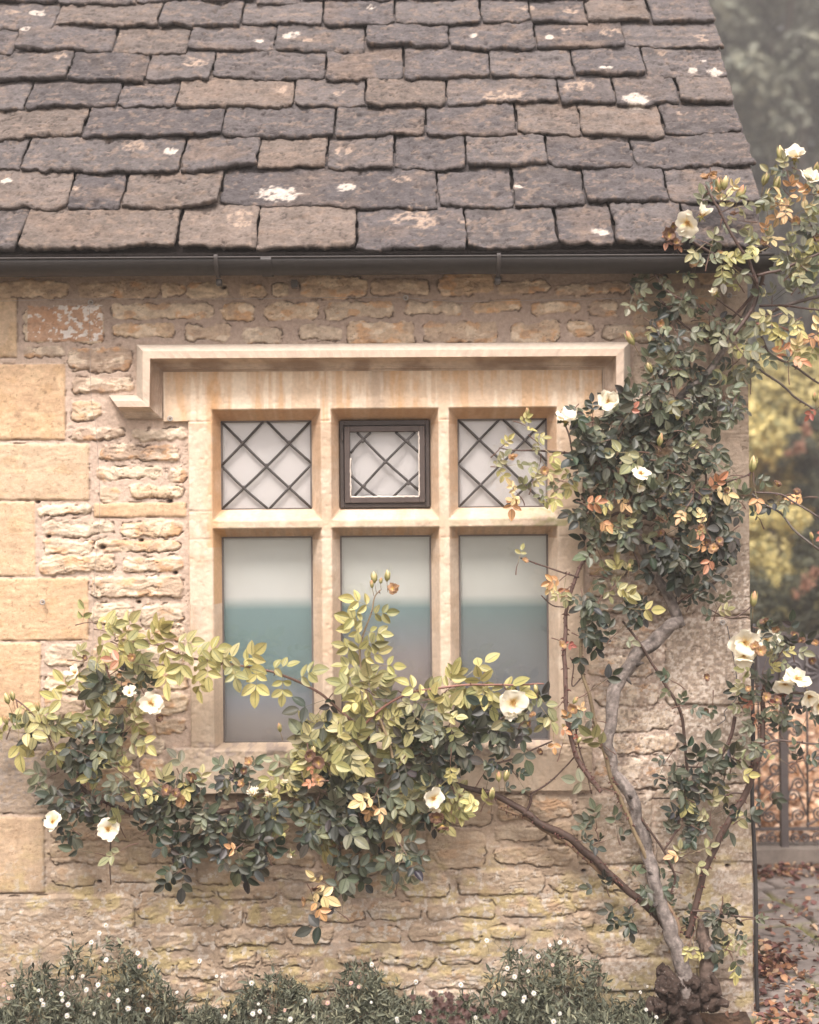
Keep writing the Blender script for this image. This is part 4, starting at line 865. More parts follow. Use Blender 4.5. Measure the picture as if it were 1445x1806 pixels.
cane('cane', [(1310, 575, 2.4), (1350, 570, 2.4), (1400, 585, 2.2), (1450, 605, 2)], -.2, 8, col=(.36, .17, .13), thorns=6)
cane('cane', [(1200, 650, 3), (1160, 680, 2.6), (1120, 715, 2.2), (1095, 745, 1.6)], -.13, 8, col=RC, thorns=6)
cane('cane', [(1150, 470, 1.8), (1165, 500, 2), (1190, 520, 2.2), (1230, 540, 2.4), (1280, 570, 2.4)], -.15, 8, thorns=6)
cane('cane', [(1160, 525, 1.8), (1180, 545, 2), (1210, 575, 2.2), (1260, 610, 2.6)], -.12, 8, thorns=4)
cane('cane', [(1262, 525, 1.6), (1290, 545, 1.8), (1310, 560, 2)], -.16, 8)
# shoots over the window
cane('cane', [(200, 1215, 2), (185, 1160, 2), (215, 1140, 2), (270, 1135, 2.2), (330, 1158, 2.4), (400, 1170, 2.6), (460, 1180, 2.6), (510, 1195, 2.8), (555, 1217, 3), (590, 1245, 3), (625, 1275, 3.4), (660, 1310, 4)], -.12, 8, col=(.19, .11, .085), thorns=12)
cane('cane', [(700, 1380, 3), (690, 1320, 3), (670, 1270, 3), (650, 1230, 3), (640, 1190, 2.6), (634, 1150, 2.4), (645, 1110, 2), (655, 1080, 1.8), (660, 1055, 1.6), (672, 1040, 1.3)], -.14, 8, col=(.27, .20, .12), thorns=8)
cane('cane', [(640, 1280, 2.6), (680, 1245, 2.6), (725, 1222, 2.6), (775, 1213, 2.6), (830, 1208, 2.4), (880, 1208, 2.2), (930, 1207, 2), (960, 1207, 1.6)], -.15, 8, col=(.24, .12, .09), thorns=14)
cane('cane', [(150, 1390, 3), (120, 1350, 2.6), (95, 1320, 2.2), (75, 1280, 2), (50, 1250, 1.8), (20, 1228, 1.4)], -.12, 8, col=(.17, .10, .08), thorns=6)
cane('cane', [(560, 1425, 2.4), (590, 1470, 2.4), (600, 1500, 2.4), (592, 1545, 2), (585, 1580, 1.6)], -.11, 8, thorns=4)
cane('cane', [(800, 1420, 2.4), (745, 1440, 2.2), (705, 1470, 2.2), (700, 1500, 1.8)], -.11, 8, thorns=4)
cane('cane', [(195, 1440, 1.6), (196, 1480, 1.6), (194, 1525, 1.4), (195, 1560, 1.4)], -.07, 5)
cane('cane', [(803, 1370, 2), (812, 1345, 2), (818, 1330, 1.6)], -.1, 5, thorns=3)

# ---- foliage, by the cane that carries it
DENS = .62; F = Foliage()          # upper right mass on the wall
for a in [(1150, 470, 48, 32, 18, 'GGM', .034), (1128, 510, 30, 36, 9, 'G', .036), (1195, 460, 30, 20, 7, 'YM', .034), (1190, 545, 60, 34, 20, 'DG', .036), (1250, 560, 34, 30, 10, 'DG', .036), (1160, 585, 30, 26, 11, 'GMD', .034), (1200, 605, 60, 36, 28, 'DG', .036), (1265, 600, 50, 32, 24, 'GM', .038), (1160, 645, 44, 34, 16, 'GDM', .038), (1215, 650, 60, 36, 28, 'DGG', .038), (1285, 640, 30, 40, 14, 'MGY', .046),
          (1150, 690, 60, 34, 26, 'DG', .040), (1240, 695, 60, 40, 30, 'DG', .036), (1285, 720, 28, 52, 18, 'DG', .036), (1100, 725, 40, 34, 18, 'DG', .044), (1145, 745, 60, 44, 34, 'D', .040), (1215, 760, 50, 44, 26, 'DG', .036), (1030, 745, 50, 36, 22, 'DG', .042), (1080, 775, 56, 44, 34, 'D', .044), (1050, 810, 56, 34, 24, 'DG', .042), (1130, 800, 50, 50, 30, 'DDG', .042), (1200, 810, 54, 40, 28, 'DG', .038),
          (1250, 800, 34, 34, 12, 'G', .034), (1080, 860, 64, 36, 26, 'DG', .040), (1150, 865, 60, 40, 26, 'DG', .038), (1220, 860, 56, 36, 24, 'GDM', .036), (1290, 835, 34, 22, 8, 'GM', .034), (1290, 880, 30, 30, 10, 'G', .036), (1040, 905, 36, 34, 18, 'DG', .040), (1045, 955, 36, 30, 16, 'DG', .040), (1110, 930, 54, 30, 18, 'DGM', .038), (1195, 915, 60, 40, 28, 'DG', .038),
          (1265, 905, 44, 34, 28, 'D', .048), (1225, 955, 60, 40, 34, 'D', .044), (1278, 960, 30, 44, 18, 'D', .038), (1160, 975, 44, 30, 13, 'D', .038), (1210, 1000, 54, 28, 18, 'D', .040), (1215, 1045, 48, 18, 10, 'DG', .036), (1130, 1050, 30, 30, 8, 'D', .040), (1075, 1010, 34, 24, 8, 'MG', .034), (1265, 1000, 34, 24, 9, 'D', .036)]:
    blob(F, *a[:5], a[5], a[6], Y=-.12, dY=.06)
for a in [(1280, 1072, 36, 16, 7, 'GM', .032), (1250, 925, 20, 20, 3, 'O', .034), (1205, 905, 20, 14, 2, 'O', .03), (1130, 885, 12, 10, 2, 'M', .03), (1100, 735, 8, 8, 2, 'R', .036), (1120, 800, 16, 24, 3, 'M', .052), (1190, 695, 8, 6, 1, 'Y', .034), (1050, 885, 24, 10, 4, 'O', .036), (1085, 885, 24, 12, 5, 'YO', .036), (1262, 860, 18, 14, 4, 'O', .038), (1240, 790, 6, 6, 1, 'Y', .03), (1255, 965, 14, 10, 3, 'OR', .032), (1225, 935, 14, 14, 3, 'YO', .034)]:
    blob(F, *a[:5], a[5], a[6], Y=-.19, dY=.02)
F.build('foliage', rose)
DENS = .48; F = Foliage()          # spray over the right hand lights
for a in [(935, 740, 14, 26, 4, 'Y', .030), (880, 787, 12, 10, 3, 'Y', .028), (945, 775, 22, 24, 7, 'YM', .030), (905, 830, 26, 18, 8, 'MY', .038), (950, 835, 30, 30, 12, 'YM', .036), (985, 850, 26, 26, 9, 'YM', .036), (930, 870, 24, 14, 5, 'O', .036), (970, 880, 22, 22, 6, 'YM', .036), (915, 880, 14, 10, 3, 'YO', .04), (1000, 780, 36, 30, 10, 'DG', .038), (1010, 725, 30, 20, 8, 'D', .036), (1015, 860, 20, 20, 5, 'D', .036)]:
    blob(F, *a[:5], a[5], a[6], Y=-.17, dY=.03)
for a in [(985, 1022, 24, 16, 6, 'O', .036), (985, 1045, 20, 16, 4, 'YM', .034), (1100, 1030, 34, 20, 9, 'Y', .044), (1095, 1062, 16, 22, 4, 'Y', .044), (1035, 1060, 30, 34, 9, 'DG', .040), (1060, 1090, 40, 34, 14, 'DG', .042), (1030, 1110, 26, 30, 9, 'D', .042), (1085, 1120, 26, 22, 6, 'DG', .038), (1000, 1140, 14, 14, 3, 'R', .026), (1010, 1260, 18, 18, 5, 'YO', .028), (1045, 1215, 14, 20, 3, 'D', .052), (1048, 1255, 12, 14, 2, 'G', .052), (1065, 1318, 6, 10, 1, 'Y', .05), (1065, 1390, 14, 14, 3, 'G', .05), (975, 1290, 20, 18, 5, 'OY', .032), (995, 1320, 10, 12, 2, 'O', .034), (1030, 1300, 10, 20, 2, 'R', .02), (915, 990, 6, 6, 1, 'Y', .03),
          (1190, 1200, 30, 14, 4, 'GM', .036), (1200, 1235, 20, 20, 4, 'G', .034), (1255, 1240, 24, 12, 3, 'G', .034)]:
    blob(F, *a[:5], a[5], a[6], Y=-.13, dY=.03)
F.build('foliage', rose)
F = Foliage()          # overhang above and beside the corner
for a in [(1385, 335, 34, 30, 10, 'GMO', .036), (1420, 350, 30, 30, 10, 'OMG', .036), (1365, 375, 40, 34, 14, 'OMG', .036), (1410, 400, 44, 36, 18, 'OMGY', .038), (1390, 445, 50, 34, 22, 'GMY', .040), (1440, 430, 30, 40, 12, 'GMY', .040), (1350, 430, 34, 24, 9, 'YM', .036), (1275, 345, 26, 20, 6, 'YOM', .036), (1255, 365, 16, 20, 4, 'G', .04), (1300, 365, 20, 16, 4, 'YM', .036), (1240, 415, 20, 18, 4, 'MG', .046), (1265, 400, 20, 20, 4, 'G', .04), (1310, 400, 34, 20, 7, 'YM', .034), (1355, 415, 30, 20, 7, 'OY', .036), (1280, 460, 40, 24, 10, 'YM', .042), (1240, 460, 30, 20, 6, 'YM', .034), (1300, 490, 20, 14, 4, 'Y', .04),
          (1410, 490, 44, 30, 18, 'GM', .040), (1370, 510, 34, 24, 10, 'MG', .038), (1440, 510, 30, 30, 10, 'MG', .040), (1350, 560, 36, 14, 9, 'YM', .044), (1330, 590, 30, 20, 8, 'YM', .046), (1385, 575, 34, 18, 8, 'YM', .044), (1420, 600, 34, 24, 10, 'OY', .046), (1405, 625, 22, 30, 7, 'O', .044), (1445, 590, 20, 20, 5, 'OY', .04), (1200, 410, 30, 20, 7, 'OYR', .032), (1250, 318, 14, 12, 3, 'R', .026), (1310, 630, 20, 20, 5, 'MG', .04), (1340, 625, 20, 16, 4, 'G', .034), (1380, 655, 12, 12, 2, 'G', .03), (1325, 665, 12, 12, 3, 'G', .03), (1425, 300, 14, 14, 3, 'MG', .036), (1395, 300, 20, 14, 4, 'GM', .034), (1340, 345, 20, 20, 4, 'YG', .03)]:
    blob(F, *a[:5], a[5], a[6], Y=-.20, dY=.06)
for a in [(1375, 870, 26, 16, 5, 'GD', .034), (1335, 905, 12, 14, 3, 'D', .034), (1345, 850, 22, 14, 4, 'OG', .032), (1415, 870, 12, 10, 2, 'O', .034), (1440, 720, 6, 10, 1, 'R', .03), (1445, 935, 8, 10, 1, 'R', .03)]:
    blob(F, *a[:5], a[5], a[6], Y=-.13, dY=.02)
F.build('foliage', rose)
F = Foliage()          # corner, right
for a in [(1350, 1110, 26, 20, 8, 'DG', .034), (1385, 1130, 34, 18, 8, 'GD', .036), (1370, 1160, 34, 24, 9, 'DMY', .042), (1345, 1170, 16, 26, 6, 'YM', .040), (1400, 1150, 40, 26, 8, 'DG', .040), (1340, 1205, 28, 24, 11, 'GD', .034), (1300, 1225, 40, 24, 14, 'GDM', .032), (1350, 1245, 40, 28, 16, 'GDR', .032), (1385, 1225, 34, 16, 8, 'GO', .03), (1310, 1260, 30, 22, 8, 'GM', .032), (1400, 1270, 40, 22, 9, 'GD', .034), (1425, 1250, 30, 30, 8, 'DG', .034), (1385, 1300, 34, 14, 7, 'GD', .032), (1400, 1335, 30, 14, 5, 'D', .03), (1380, 1345, 12, 18, 3, 'Y', .036), (1415, 1335, 14, 18, 4, 'DG', .036), (1345, 1385, 18, 14, 4, 'D', .034), (1340, 1330, 10, 40, 5, 'DG', .028), (1325, 1290, 12, 30, 4, 'DG', .028)]:
    blob(F, *a[:5], a[5], a[6], Y=-.14, dY=.05)
for a in [(1170, 1350, 30, 16, 7, 'D', .040), (1240, 1335, 26, 26, 10, 'D', .050), (1205, 1370, 40, 24, 14, 'D', .040), (1270, 1350, 34, 20, 9, 'DY', .044), (1300, 1345, 30, 20, 6, 'GM', .042), (1235, 1385, 44, 24, 14, 'DG', .042), (1285, 1380, 26, 24, 7, 'MG', .046), (1200, 1420, 40, 24, 14, 'D', .036), (1250, 1430, 40, 30, 13, 'DMG', .044), (1225, 1455, 40, 18, 12, 'D', .034), (1185, 1465, 26, 30, 10, 'GD', .036), (1215, 1490, 26, 24, 7, 'M', .040), (1310, 1445, 18, 18, 4, 'D', .046), (1185, 1540, 20, 30, 7, 'G', .034), (1215, 1400, 6, 6, 1, 'Y', .04), (1210, 1495, 5, 5, 1, 'O', .04),
          (1060, 1440, 16, 20, 4, 'G', .036), (1040, 1475, 20, 14, 5, 'D', .03), (1068, 1485, 14, 14, 4, 'D', .032), (1055, 1455, 16, 12, 4, 'D', .03), (1085, 1470, 8, 14, 2, 'G', .046), (1060, 1565, 24, 14, 4, 'D', .036), (1095, 1600, 30, 26, 9, 'D', .040), (1120, 1625, 20, 14, 4, 'D', .034), (1150, 1570, 24, 20, 6, 'G', .03), (1130, 1530, 20, 20, 4, 'G', .032), (1180, 1610, 20, 14, 5, 'G', .028),
          (1280, 1612, 44, 18, 13, 'D', .034), (1310, 1630, 24, 14, 5, 'DG', .032), (1240, 1640, 26, 20, 7, 'DG', .032), (1225, 1615, 20, 16, 5, 'D', .03), (1265, 1670, 34, 24, 14, 'D', .036), (1295, 1670, 26, 26, 8, 'MGY', .034), (1215, 1655, 26, 16, 5, 'Y', .028), (1228, 1675, 20, 10, 3, 'Y', .03), (1290, 1695, 10, 14, 2, 'Y', .036), (1330, 1620, 14, 18, 3, 'DG', .032), (1160, 1560, 14, 10, 3, 'D', .03)]:
    blob(F, *a[:5], a[5], a[6], Y=-.11, dY=.035)
F.build('foliage', rose)
F = Foliage()          # the long left trained cane
for a in [(35, 1255, 40, 24, 9, 'Y', .056), (80, 1275, 34, 24, 8, 'Y', .054), (20, 1290, 24, 20, 6, 'Y', .052), (60, 1300, 40, 20, 9, 'DM', .046), (110, 1290, 34, 30, 8, 'YM', .054), (150, 1230, 34, 34, 11, 'Y', .054), (185, 1255, 40, 34, 16, 'YM', .050), (225, 1275, 34, 30, 12, 'YMG', .050), (175, 1190, 34, 28, 10, 'GD', .048), (215, 1190, 34, 26, 12, 'DG', .046), (235, 1210, 30, 20, 8, 'DG', .044), (180, 1120, 30, 22, 8, 'Y', .052), (160, 1105, 20, 20, 4, 'Y', .05), (210, 1130, 26, 18, 6, 'Y', .050), (150, 1155, 16, 22, 4, 'YM', .05),
          (160, 1300, 40, 26, 20, 'DG', .044), (200, 1310, 40, 26, 16, 'DMG', .044), (150, 1335, 40, 26, 18, 'D', .042), (110, 1345, 34, 20, 9, 'DG', .044), (210, 1345, 40, 24, 11, 'YMD', .042), (100, 1375, 40, 24, 12, 'DG', .044), (115, 1410, 30, 24, 8, 'D', .046), (165, 1390, 36, 24, 12, 'DG', .040), (150, 1430, 34, 26, 14, 'D', .038), (125, 1460, 24, 26, 9, 'D', .040), (175, 1445, 30, 20, 9, 'DG', .036), (100, 1440, 18, 14, 4, 'D', .036), (210, 1460, 20, 12, 3, 'Y', .04), (220, 1490, 10, 16, 2, 'M', .046), (175, 1490, 20, 10, 2, 'D', .046),
          (240, 1395, 34, 22, 9, 'DG', .042), (275, 1375, 34, 26, 9, 'YM', .046), (260, 1420, 36, 18, 10, 'D', .038), (300, 1395, 34, 20, 9, 'GDY', .046), (340, 1385, 44, 24, 15, 'YG', .046), (320, 1425, 44, 24, 20, 'D', .044), (370, 1420, 40, 24, 16, 'DG', .040), (280, 1450, 30, 20, 10, 'D', .040), (320, 1465, 44, 28, 20, 'D', .046), (355, 1450, 34, 26, 13, 'D', .046), (325, 1500, 34, 24, 12, 'D', .046), (315, 1525, 26, 16, 6, 'D', .048),
          (430, 1380, 44, 34, 22, 'DGM', .042), (455, 1420, 44, 26, 18, 'DG', .044), (400, 1370, 24, 22, 8, 'D', .042), (430, 1440, 40, 24, 16, 'DG', .042), (450, 1475, 44, 26, 16, 'D', .046), (410, 1500, 24, 26, 10, 'DG', .042), (470, 1490, 26, 24, 9, 'D', .050), (430, 1530, 30, 20, 9, 'D', .046), (495, 1430, 30, 22, 9, 'DY', .042), (425, 1505, 14, 12, 3, 'O', .036), (470, 1445, 24, 14, 5, 'Y', .044)]:
    blob(F, *a[:5], a[5], a[6], Y=-.12, dY=.04)
along(F, [(185, 1150), (215, 1125), (270, 1120), (330, 1145), (400, 1165), (460, 1178), (540, 1205)], -.16, .034, 'Y', .056, 5, .45)
along(F, [(200, 1150), (270, 1135), (330, 1158), (400, 1172)], -.13, .05, 'Y', .056, 7, .6)
blob(F, 245, 1165, 20, 10, 3, 'OR', .048, Y=-.19, dY=.01)
blob(F, 575, 1250, 26, 30, 9, 'D', .050, Y=-.13, dY=.02)
F.build('foliage', rose)
F = Foliage()          # centre, below the window
for a in [(540, 1300, 44, 26, 13, 'Y', .060), (580, 1270, 36, 26, 10, 'Y', .060), (560, 1320, 50, 30, 22, 'YM', .056), (620, 1300, 54, 34, 28, 'YYM', .058), (520, 1350, 44, 26, 16, 'YM', .052), (500, 1370, 34, 24, 10, 'Y', .048), (600, 1345, 54, 30, 26, 'YM', .054), (670, 1270, 54, 34, 22, 'YM', .058), (690, 1240, 40, 26, 11, 'Y', .058), (730, 1230, 40, 24, 13, 'YM', .056), (760, 1250, 44, 26, 16, 'MY', .054), (790, 1210, 40, 20, 8, 'Y', .056), (840, 1205, 40, 18, 9, 'Y', .058), (860, 1225, 40, 24, 8, 'YM', .058), (905, 1225, 34, 20, 7, 'MY', .050), (690, 1300, 54, 34, 18, 'MDY', .050), (950, 1235, 34, 26, 10, 'M', .044), (975, 1245, 14, 14, 3, 'M', .046), (780, 1290, 36, 30, 11, 'MYG', .052),
          (730, 1290, 50, 34, 26, 'D', .050), (760, 1330, 50, 34, 30, 'D', .050), (700, 1345, 54, 30, 26, 'D', .048), (650, 1370, 54, 26, 20, 'DG', .046), (820, 1290, 40, 24, 16, 'D', .048), (860, 1275, 40, 24, 16, 'D', .048), (915, 1275, 36, 28, 15, 'D', .050), (845, 1320, 30, 18, 8, 'D', .044), (800, 1340, 30, 26, 9, 'D', .046), (930, 1300, 20, 20, 5, 'D', .054), (880, 1345, 24, 24, 7, 'D', .034), (905, 1370, 20, 20, 5, 'DG', .034), (870, 1380, 18, 14, 4, 'D', .032),
          (590, 1400, 54, 30, 24, 'GD', .052), (620, 1430, 54, 26, 22, 'GD', .052), (560, 1420, 44, 24, 16, 'DG', .048), (530, 1400, 40, 24, 13, 'DYG', .046), (640, 1460, 44, 26, 18, 'DG', .050), (590, 1470, 44, 26, 16, 'D', .048), (560, 1450, 34, 24, 9, 'YM', .042), (540, 1480, 34, 22, 9, 'DG', .046), (575, 1470, 30, 16, 7, 'Y', .044), (700, 1400, 44, 30, 18, 'DGM', .046), (745, 1380, 44, 24, 16, 'YM', .044), (770, 1400, 44, 30, 18, 'YMD', .046), (700, 1440, 44, 24, 12, 'DM', .048), (750, 1440, 40, 24, 11, 'DM', .046), (800, 1400, 34, 24, 9, 'Y', .044), (785, 1440, 30, 24, 7, 'Y', .046), (820, 1400, 20, 20, 5, 'Y', .044), (850, 1365, 14, 10, 2, 'G', .034),
          (610, 1530, 34, 24, 12, 'DG', .048), (630, 1550, 24, 26, 7, 'GD', .052), (600, 1590, 22, 26, 6, 'GD', .052), (690, 1510, 34, 30, 14, 'GDM', .042), (720, 1510, 24, 20, 8, 'D', .042), (700, 1550, 24, 20, 6, 'GD', .042), (660, 1500, 24, 24, 6, 'DM', .042), (560, 1555, 14, 10, 2, 'O', .03)]:
    blob(F, *a[:5], a[5], a[6], Y=-.13, dY=.045)
for a in [(550, 1578, 18, 14, 4, 'O', .044), (665, 1412, 24, 10, 6, 'O', .040), (865, 1405, 22, 26, 5, 'Y', .044), (550, 1335, 26, 12, 3, 'O', .028), (560, 1375, 20, 10, 3, 'O', .028), (790, 1345, 10, 10, 2, 'Y', .04)]:
    blob(F, *a[:5], a[5], a[6], Y=-.20, dY=.015)
F.build('foliage', rose)
F = Foliage()          # upright shoot in front of the middle light
along(F, [(650, 1240), (642, 1200), (634, 1150), (645, 1110), (655, 1075), (660, 1062)], -.15, .021, 'Y', .050, 5, .15)
blob(F, 640, 1200, 32, 30, 10, 'Y', .05, Y=-.16, dY=.02); blob(F, 640, 1155, 28, 22, 6, 'Y', .048, Y=-.16, dY=.02)
F.build('foliage', rose)

# ---- flowers, buds and withered heads
def petal_mesh(mb, c, axis, n, size, openk, colr, seed, tipc=None):
    axis = norm(np.asarray(axis, float)); t = norm(np.cross(axis, [0.1, .2, 1.])); b = np.cross(axis, t); r_ = np.random.default_rng(seed)
    na, nc = 9, 7
    for k in range(n):
        a = 2 * math.pi * k / n + r_.normal(0, .22); dr = t * math.cos(a) + b * math.sin(a); sdv = np.cross(axis, dr)
        op = np.clip(openk + r_.normal(0, .22), .05, 1.35); L = size * r_.uniform(.85, 1.12)
        v = np.linspace(0, 1, na)[:, None] + np.zeros(nc); u = np.linspace(-1, 1, nc)[None] + np.zeros((na, 1))
        wd = L * (.12 + .95 * np.sin(np.clip(v, 0, 1) * math.pi * .62) ** 1.1) * .5 * r_.uniform(.9, 1.15)
        notch = (-.16 * np.exp(-((u - r_.normal(0, .25)) / .3) ** 2) * v ** 6 - r_.uniform(.22, .45) * (np.abs(u) ** 2.2) * v ** 3 + .16 * fbm(u * 2.6 + seed, v * 1.5 + k * 5, 3, 4) * v ** 3) * L
        rad = np.sin(op * np.clip(v, 0, 1) ** .7) * v * L; ax_ = (1 - np.cos(op * .6)) * 0 + np.cos(op) * v * L * .9 - .15 * L * v ** 3 * r_.uniform(-.6, 1.2)
        ruf = fbm(u * 1.6 + seed, v * 2.2 + k * 3.1, 3, 2) * .30 * L * v
        cup = (u ** 2) * .25 * wd
        P = np.asarray(c) + (rad + notch * math.sin(min(op, 1.4)))[..., None] * dr + (ax_ + notch * math.cos(op) + ruf + cup)[..., None] * axis + (u * wd)[..., None] * sdv
        i0 = np.arange(na * nc).reshape(na, nc); Qp = np.stack([i0[:-1, :-1], i0[1:, :-1], i0[1:, 1:], i0[:-1, 1:]], -1).reshape(-1, 4)
        cp = mixc(np.zeros(v.shape + (3,)) + np.array((.80, .60, .16)), colr, sstep(.0, .65, v)); 
        if tipc is not None: cp = mixc(cp, tipc, sstep(.4, .9, v + .4 * fbm(u * 2, v * 2 + k, 2, 4)))
        mb.add(P.reshape(-1, 3), Qp, cp.reshape(-1, 3))
CREAM = (.87, .82, .68)
def flower(px, py, sz, axis, openk, Y=-.2, n=5, colr=CREAM, st=True, seed=None, name='flower'):
    seed = seed if seed is not None else int(px * 7 + py); c = W(px, py, Y); axis = norm(np.array(axis, float)); size = sz / S * (.86 if openk > .9 else 1)
    c = c - axis * size * .25
    mb = MB(); petal_mesh(mb, c, axis, n, size, openk, colr, seed)
    o = mb.build(name, MPET, rose)
    if st:
        r_ = np.random.default_rng(seed); mb = MB()
        for k in range(26):
            d = norm(axis + r_.normal(0, .45, 3)); l_ = size * r_.uniform(.22, .36); mb.tube([c, c + d * l_ * .6, c + d * l_], [.0005, .0005, .0005], (.72, .52, .2), 4, cap=False)
            e = c + d * l_; mb.tube([e - d * .0012, e, e + d * .0014], [.0006, .0014, .0006], (.62, .33, .10), 5)
        mb.tube([c - axis * .004, c, c + axis * .003], [.004, .006, .003], (.55, .45, .12), 7)
        mb.build('stamens', MPET, o)
    mb = MB(); mb.tube([c - axis * .018, c - axis * .010, c - axis * .003, c], [.0015, .0042, .005, .003], (.2, .2, .09), 7)
    for k in range(5):
        a = k * 1.2566; t = norm(np.cross(axis, [0.1, .2, 1.])); b = np.cross(axis, t); d = norm(t * math.cos(a) + b * math.sin(a) - axis * .25)
        mb.tube([c - axis * .003, c + d * .009, c + d * .018 - axis * .004], [.0026, .002, .0003], (.24, .24, .10), 5)
    mb.build('sepals', MHERB, o); return o
for a in [(1403, 275, 26, (-.1, -.75, .8), .75, -.22, 6), (1430, 318, 28, (.1, -.8, .75), .45, -.24, 6), (1445, 338, 20, (.3, -.8, .2), 1.0, -.24, 5), (1213, 393, 30, (-.2, -.9, -.3), 1.15, -.28, 5), (1240, 378, 20, (.3, -.6, .7), .3, -.28, 3), (1261, 517, 17, (-.6, -.7, .3), .35, -.22, 5),
          (1073, 707, 24, (-.3, -.9, .2), .75, -.22, 7), (998, 738, 25, (.05, -.55, .85), .65, -.24, 6), (1132, 834, 22, (.1, -.7, .6), 1.1, -.22, 5), (1128, 857, 13, (0, -.9, -.5), .4, -.22, 3),
          (1316, 1135, 38, (.15, -1, -.05), 1.15, -.2, 6), (1312, 1160, 24, (-.1, -.8, -.6), .6, -.2, 4), (1352, 1130, 30, (.1, -.9, .4), .95, -.18, 5), (1385, 1206, 26, (-.2, -.7, -.6), .7, -.19, 4), (1408, 1196, 32, (.1, -.7, .75), 1.15, -.19, 5), (1428, 1228, 24, (0, -.9, -.4), .7, -.19, 5), (1446, 1245, 22, (.2, -.9, -.4), .8, -.19, 5),
          (132, 1187, 24, (-.5, -.6, .5), .5, -.2, 5), (228, 1222, 18, (.1, -.6, .7), .7, -.2, 5), (266, 1240, 28, (.2, -.95, .15), 1.1, -.2, 5), (92, 1450, 25, (-.2, -.8, .3), 1.0, -.17, 5), (190, 1463, 28, (0, -1, .1), 1.05, -.17, 5), (447, 1400, 18, (-.1, -.6, .8), .22, -.2, 6), (472, 1404, 13, (.3, -.6, .8), .15, -.2, 4), (905, 1240, 32, (.1, -.85, -.1), 1.1, -.22, 5), (900, 1258, 18, (-.1, -.8, -.7), .4, -.21, 3), (765, 1408, 22, (.2, -.9, .1), .8, -.21, 5), (768, 1425, 16, (.1, -.8, -.6), .5, -.2, 3), (503, 1380, 10, (.1, -.6, .8), .15, -.2, 4), (513, 1508, 9, (-.4, -.6, -.3), .2, -.17, 4), (1371, 1245, 9, (0, -.8, -.4), .4, -.16, 4)]:
    flower(*a[:5], Y=a[5], n=a[6], st=a[2] > 17)
def bud(px, py, sz, ang, Y=-.19, c1=(.36, .34, .14), c2=(.78, .55, .28)):
    c = W(px, py, Y); a = math.radians(ang); d = np.array([math.cos(a), -.15, math.sin(a)]); L = sz / S; mb = MB()
    P = np.array([c + d * L * t for t in (-.5, -.3, -.1, .15, .35, .5)]); cl = np.array([c1, c1, c1, (np.array(c1) + c2) / 2, c2, c2])
    mb.tube(P, L * np.array([.08, .2, .24, .2, .1, .02]), cl, 8); mb.tube([P[0], P[0] - d * L * .8 + np.array([.003, 0, -.004])], .0009, (.24, .16, .08), 5)
    for k in range(4):
        q = norm(rng.normal(0, 1, 3)); q = norm(q - d * np.dot(q, d)); mb.tube([P[1] + q * L * .2, P[3] + q * L * .24, P[5] + q * L * .18], [L * .05, L * .05, .0002], c1, 4)
    mb.build('bud', MHERB, rose)
for a in [(1372, 322, 26, 80), (1356, 345, 24, 85), (1350, 315, 22, 75), (1306, 340, 28, 70), (1279, 322, 24, 80), (1268, 325, 22, 95), (1378, 272, 30, 100), (1440, 295, 18, 80), (1328, 818, 28, 85), (1330, 1056, 26, 85), (1112, 596, 26, 120), (1146, 648, 18, 115), (1165, 775, 22, 80), (660, 1018, 20, 95), (683, 1015, 20, 88), (656, 1030, 14, 95), (672, 1024, 11, 85), (12, 1232, 20, 105), (22, 1228, 16, 95), (66, 1246, 16, 100), (10, 1270, 16, 110), (493, 1283, 16, 100), (553, 1325, 18, 88), (880, 1370, 18, 90), (893, 1368, 20, 80), (868, 1400, 22, 85), (945, 1215, 16, 100), (1015, 1235, 14, 60), (500, 1475, 12, 240), (930, 727, 16, 95), (335, 1368, 14, 100), (1432, 945, 14, 100), (1438, 700, 16, 95), (1022, 1305, 12, 60), (1110, 1000, 12, 80)]:
    bud(*a, c2=(.78, .6, .34) if rng.random() < .6 else (.62, .3, .18))
def wither(px, py, sz, Y=-.2, colr=(.50, .26, .13)):
    c = W(px, py, Y); mb = MB(); petal_mesh(mb, c, rng.normal(0, .5, 3) + np.array([0, -1, .2]), 9, sz * .8 / S, .9, np.array(colr) * rng.uniform(.8, 1.2), int(px + py), tipc=np.array(colr) * .6)
    mb.build('withered_flower', MPET, rose)
for a in [(693, 1038, 14), (700, 1040, 12), (543, 1333, 18), (562, 1345, 18), (560, 1377, 16), (340, 1370, 15), (293, 1395, 14), (308, 1402, 14), (325, 1415, 18), (428, 1382, 11), (430, 1358, 10), (770, 1440, 20), (780, 1455, 18), (440, 1345, 14), (955, 1325, 10), (560, 1572, 16), (540, 1590, 14), (1245, 316, 16), (1256, 308, 12), (1180, 415, 18), (1192, 430, 14), (1186, 398, 14), (1295, 380, 12), (1225, 465, 12), (1270, 445, 14), (1165, 570, 10), (1165, 920, 14), (1245, 955, 12), (1258, 968, 13), (1268, 955, 12), (1235, 930, 9), (1280, 865, 10), (1370, 855, 12), (1405, 868, 10), (1340, 1148, 16), (1332, 1140, 12), (1368, 1110, 10), (1350, 1098, 12), (1400, 1120, 10), (1415, 1130, 10), (1432, 1165, 10), (1440, 1135, 10), (1350, 1230, 12), (1370, 1235, 12), (1320, 1215, 8), (990, 1140, 14), (1012, 1250, 14), (1405, 390, 12), (1440, 420, 12), (1350, 425, 10), (905, 808, 12), (960, 830, 12), (925, 990, 9), (1245, 1195, 10), (150, 1160, 8), (235, 1158, 12), (210, 1190, 8), (280, 1265, 12), (1248, 1252, 8), (930, 1275, 10), (940, 1262, 9), (1165, 940, 10)]:
    wither(*a, colr=(.56, .34, .19) if rng.random() < .55 else (.28, .16, .11))

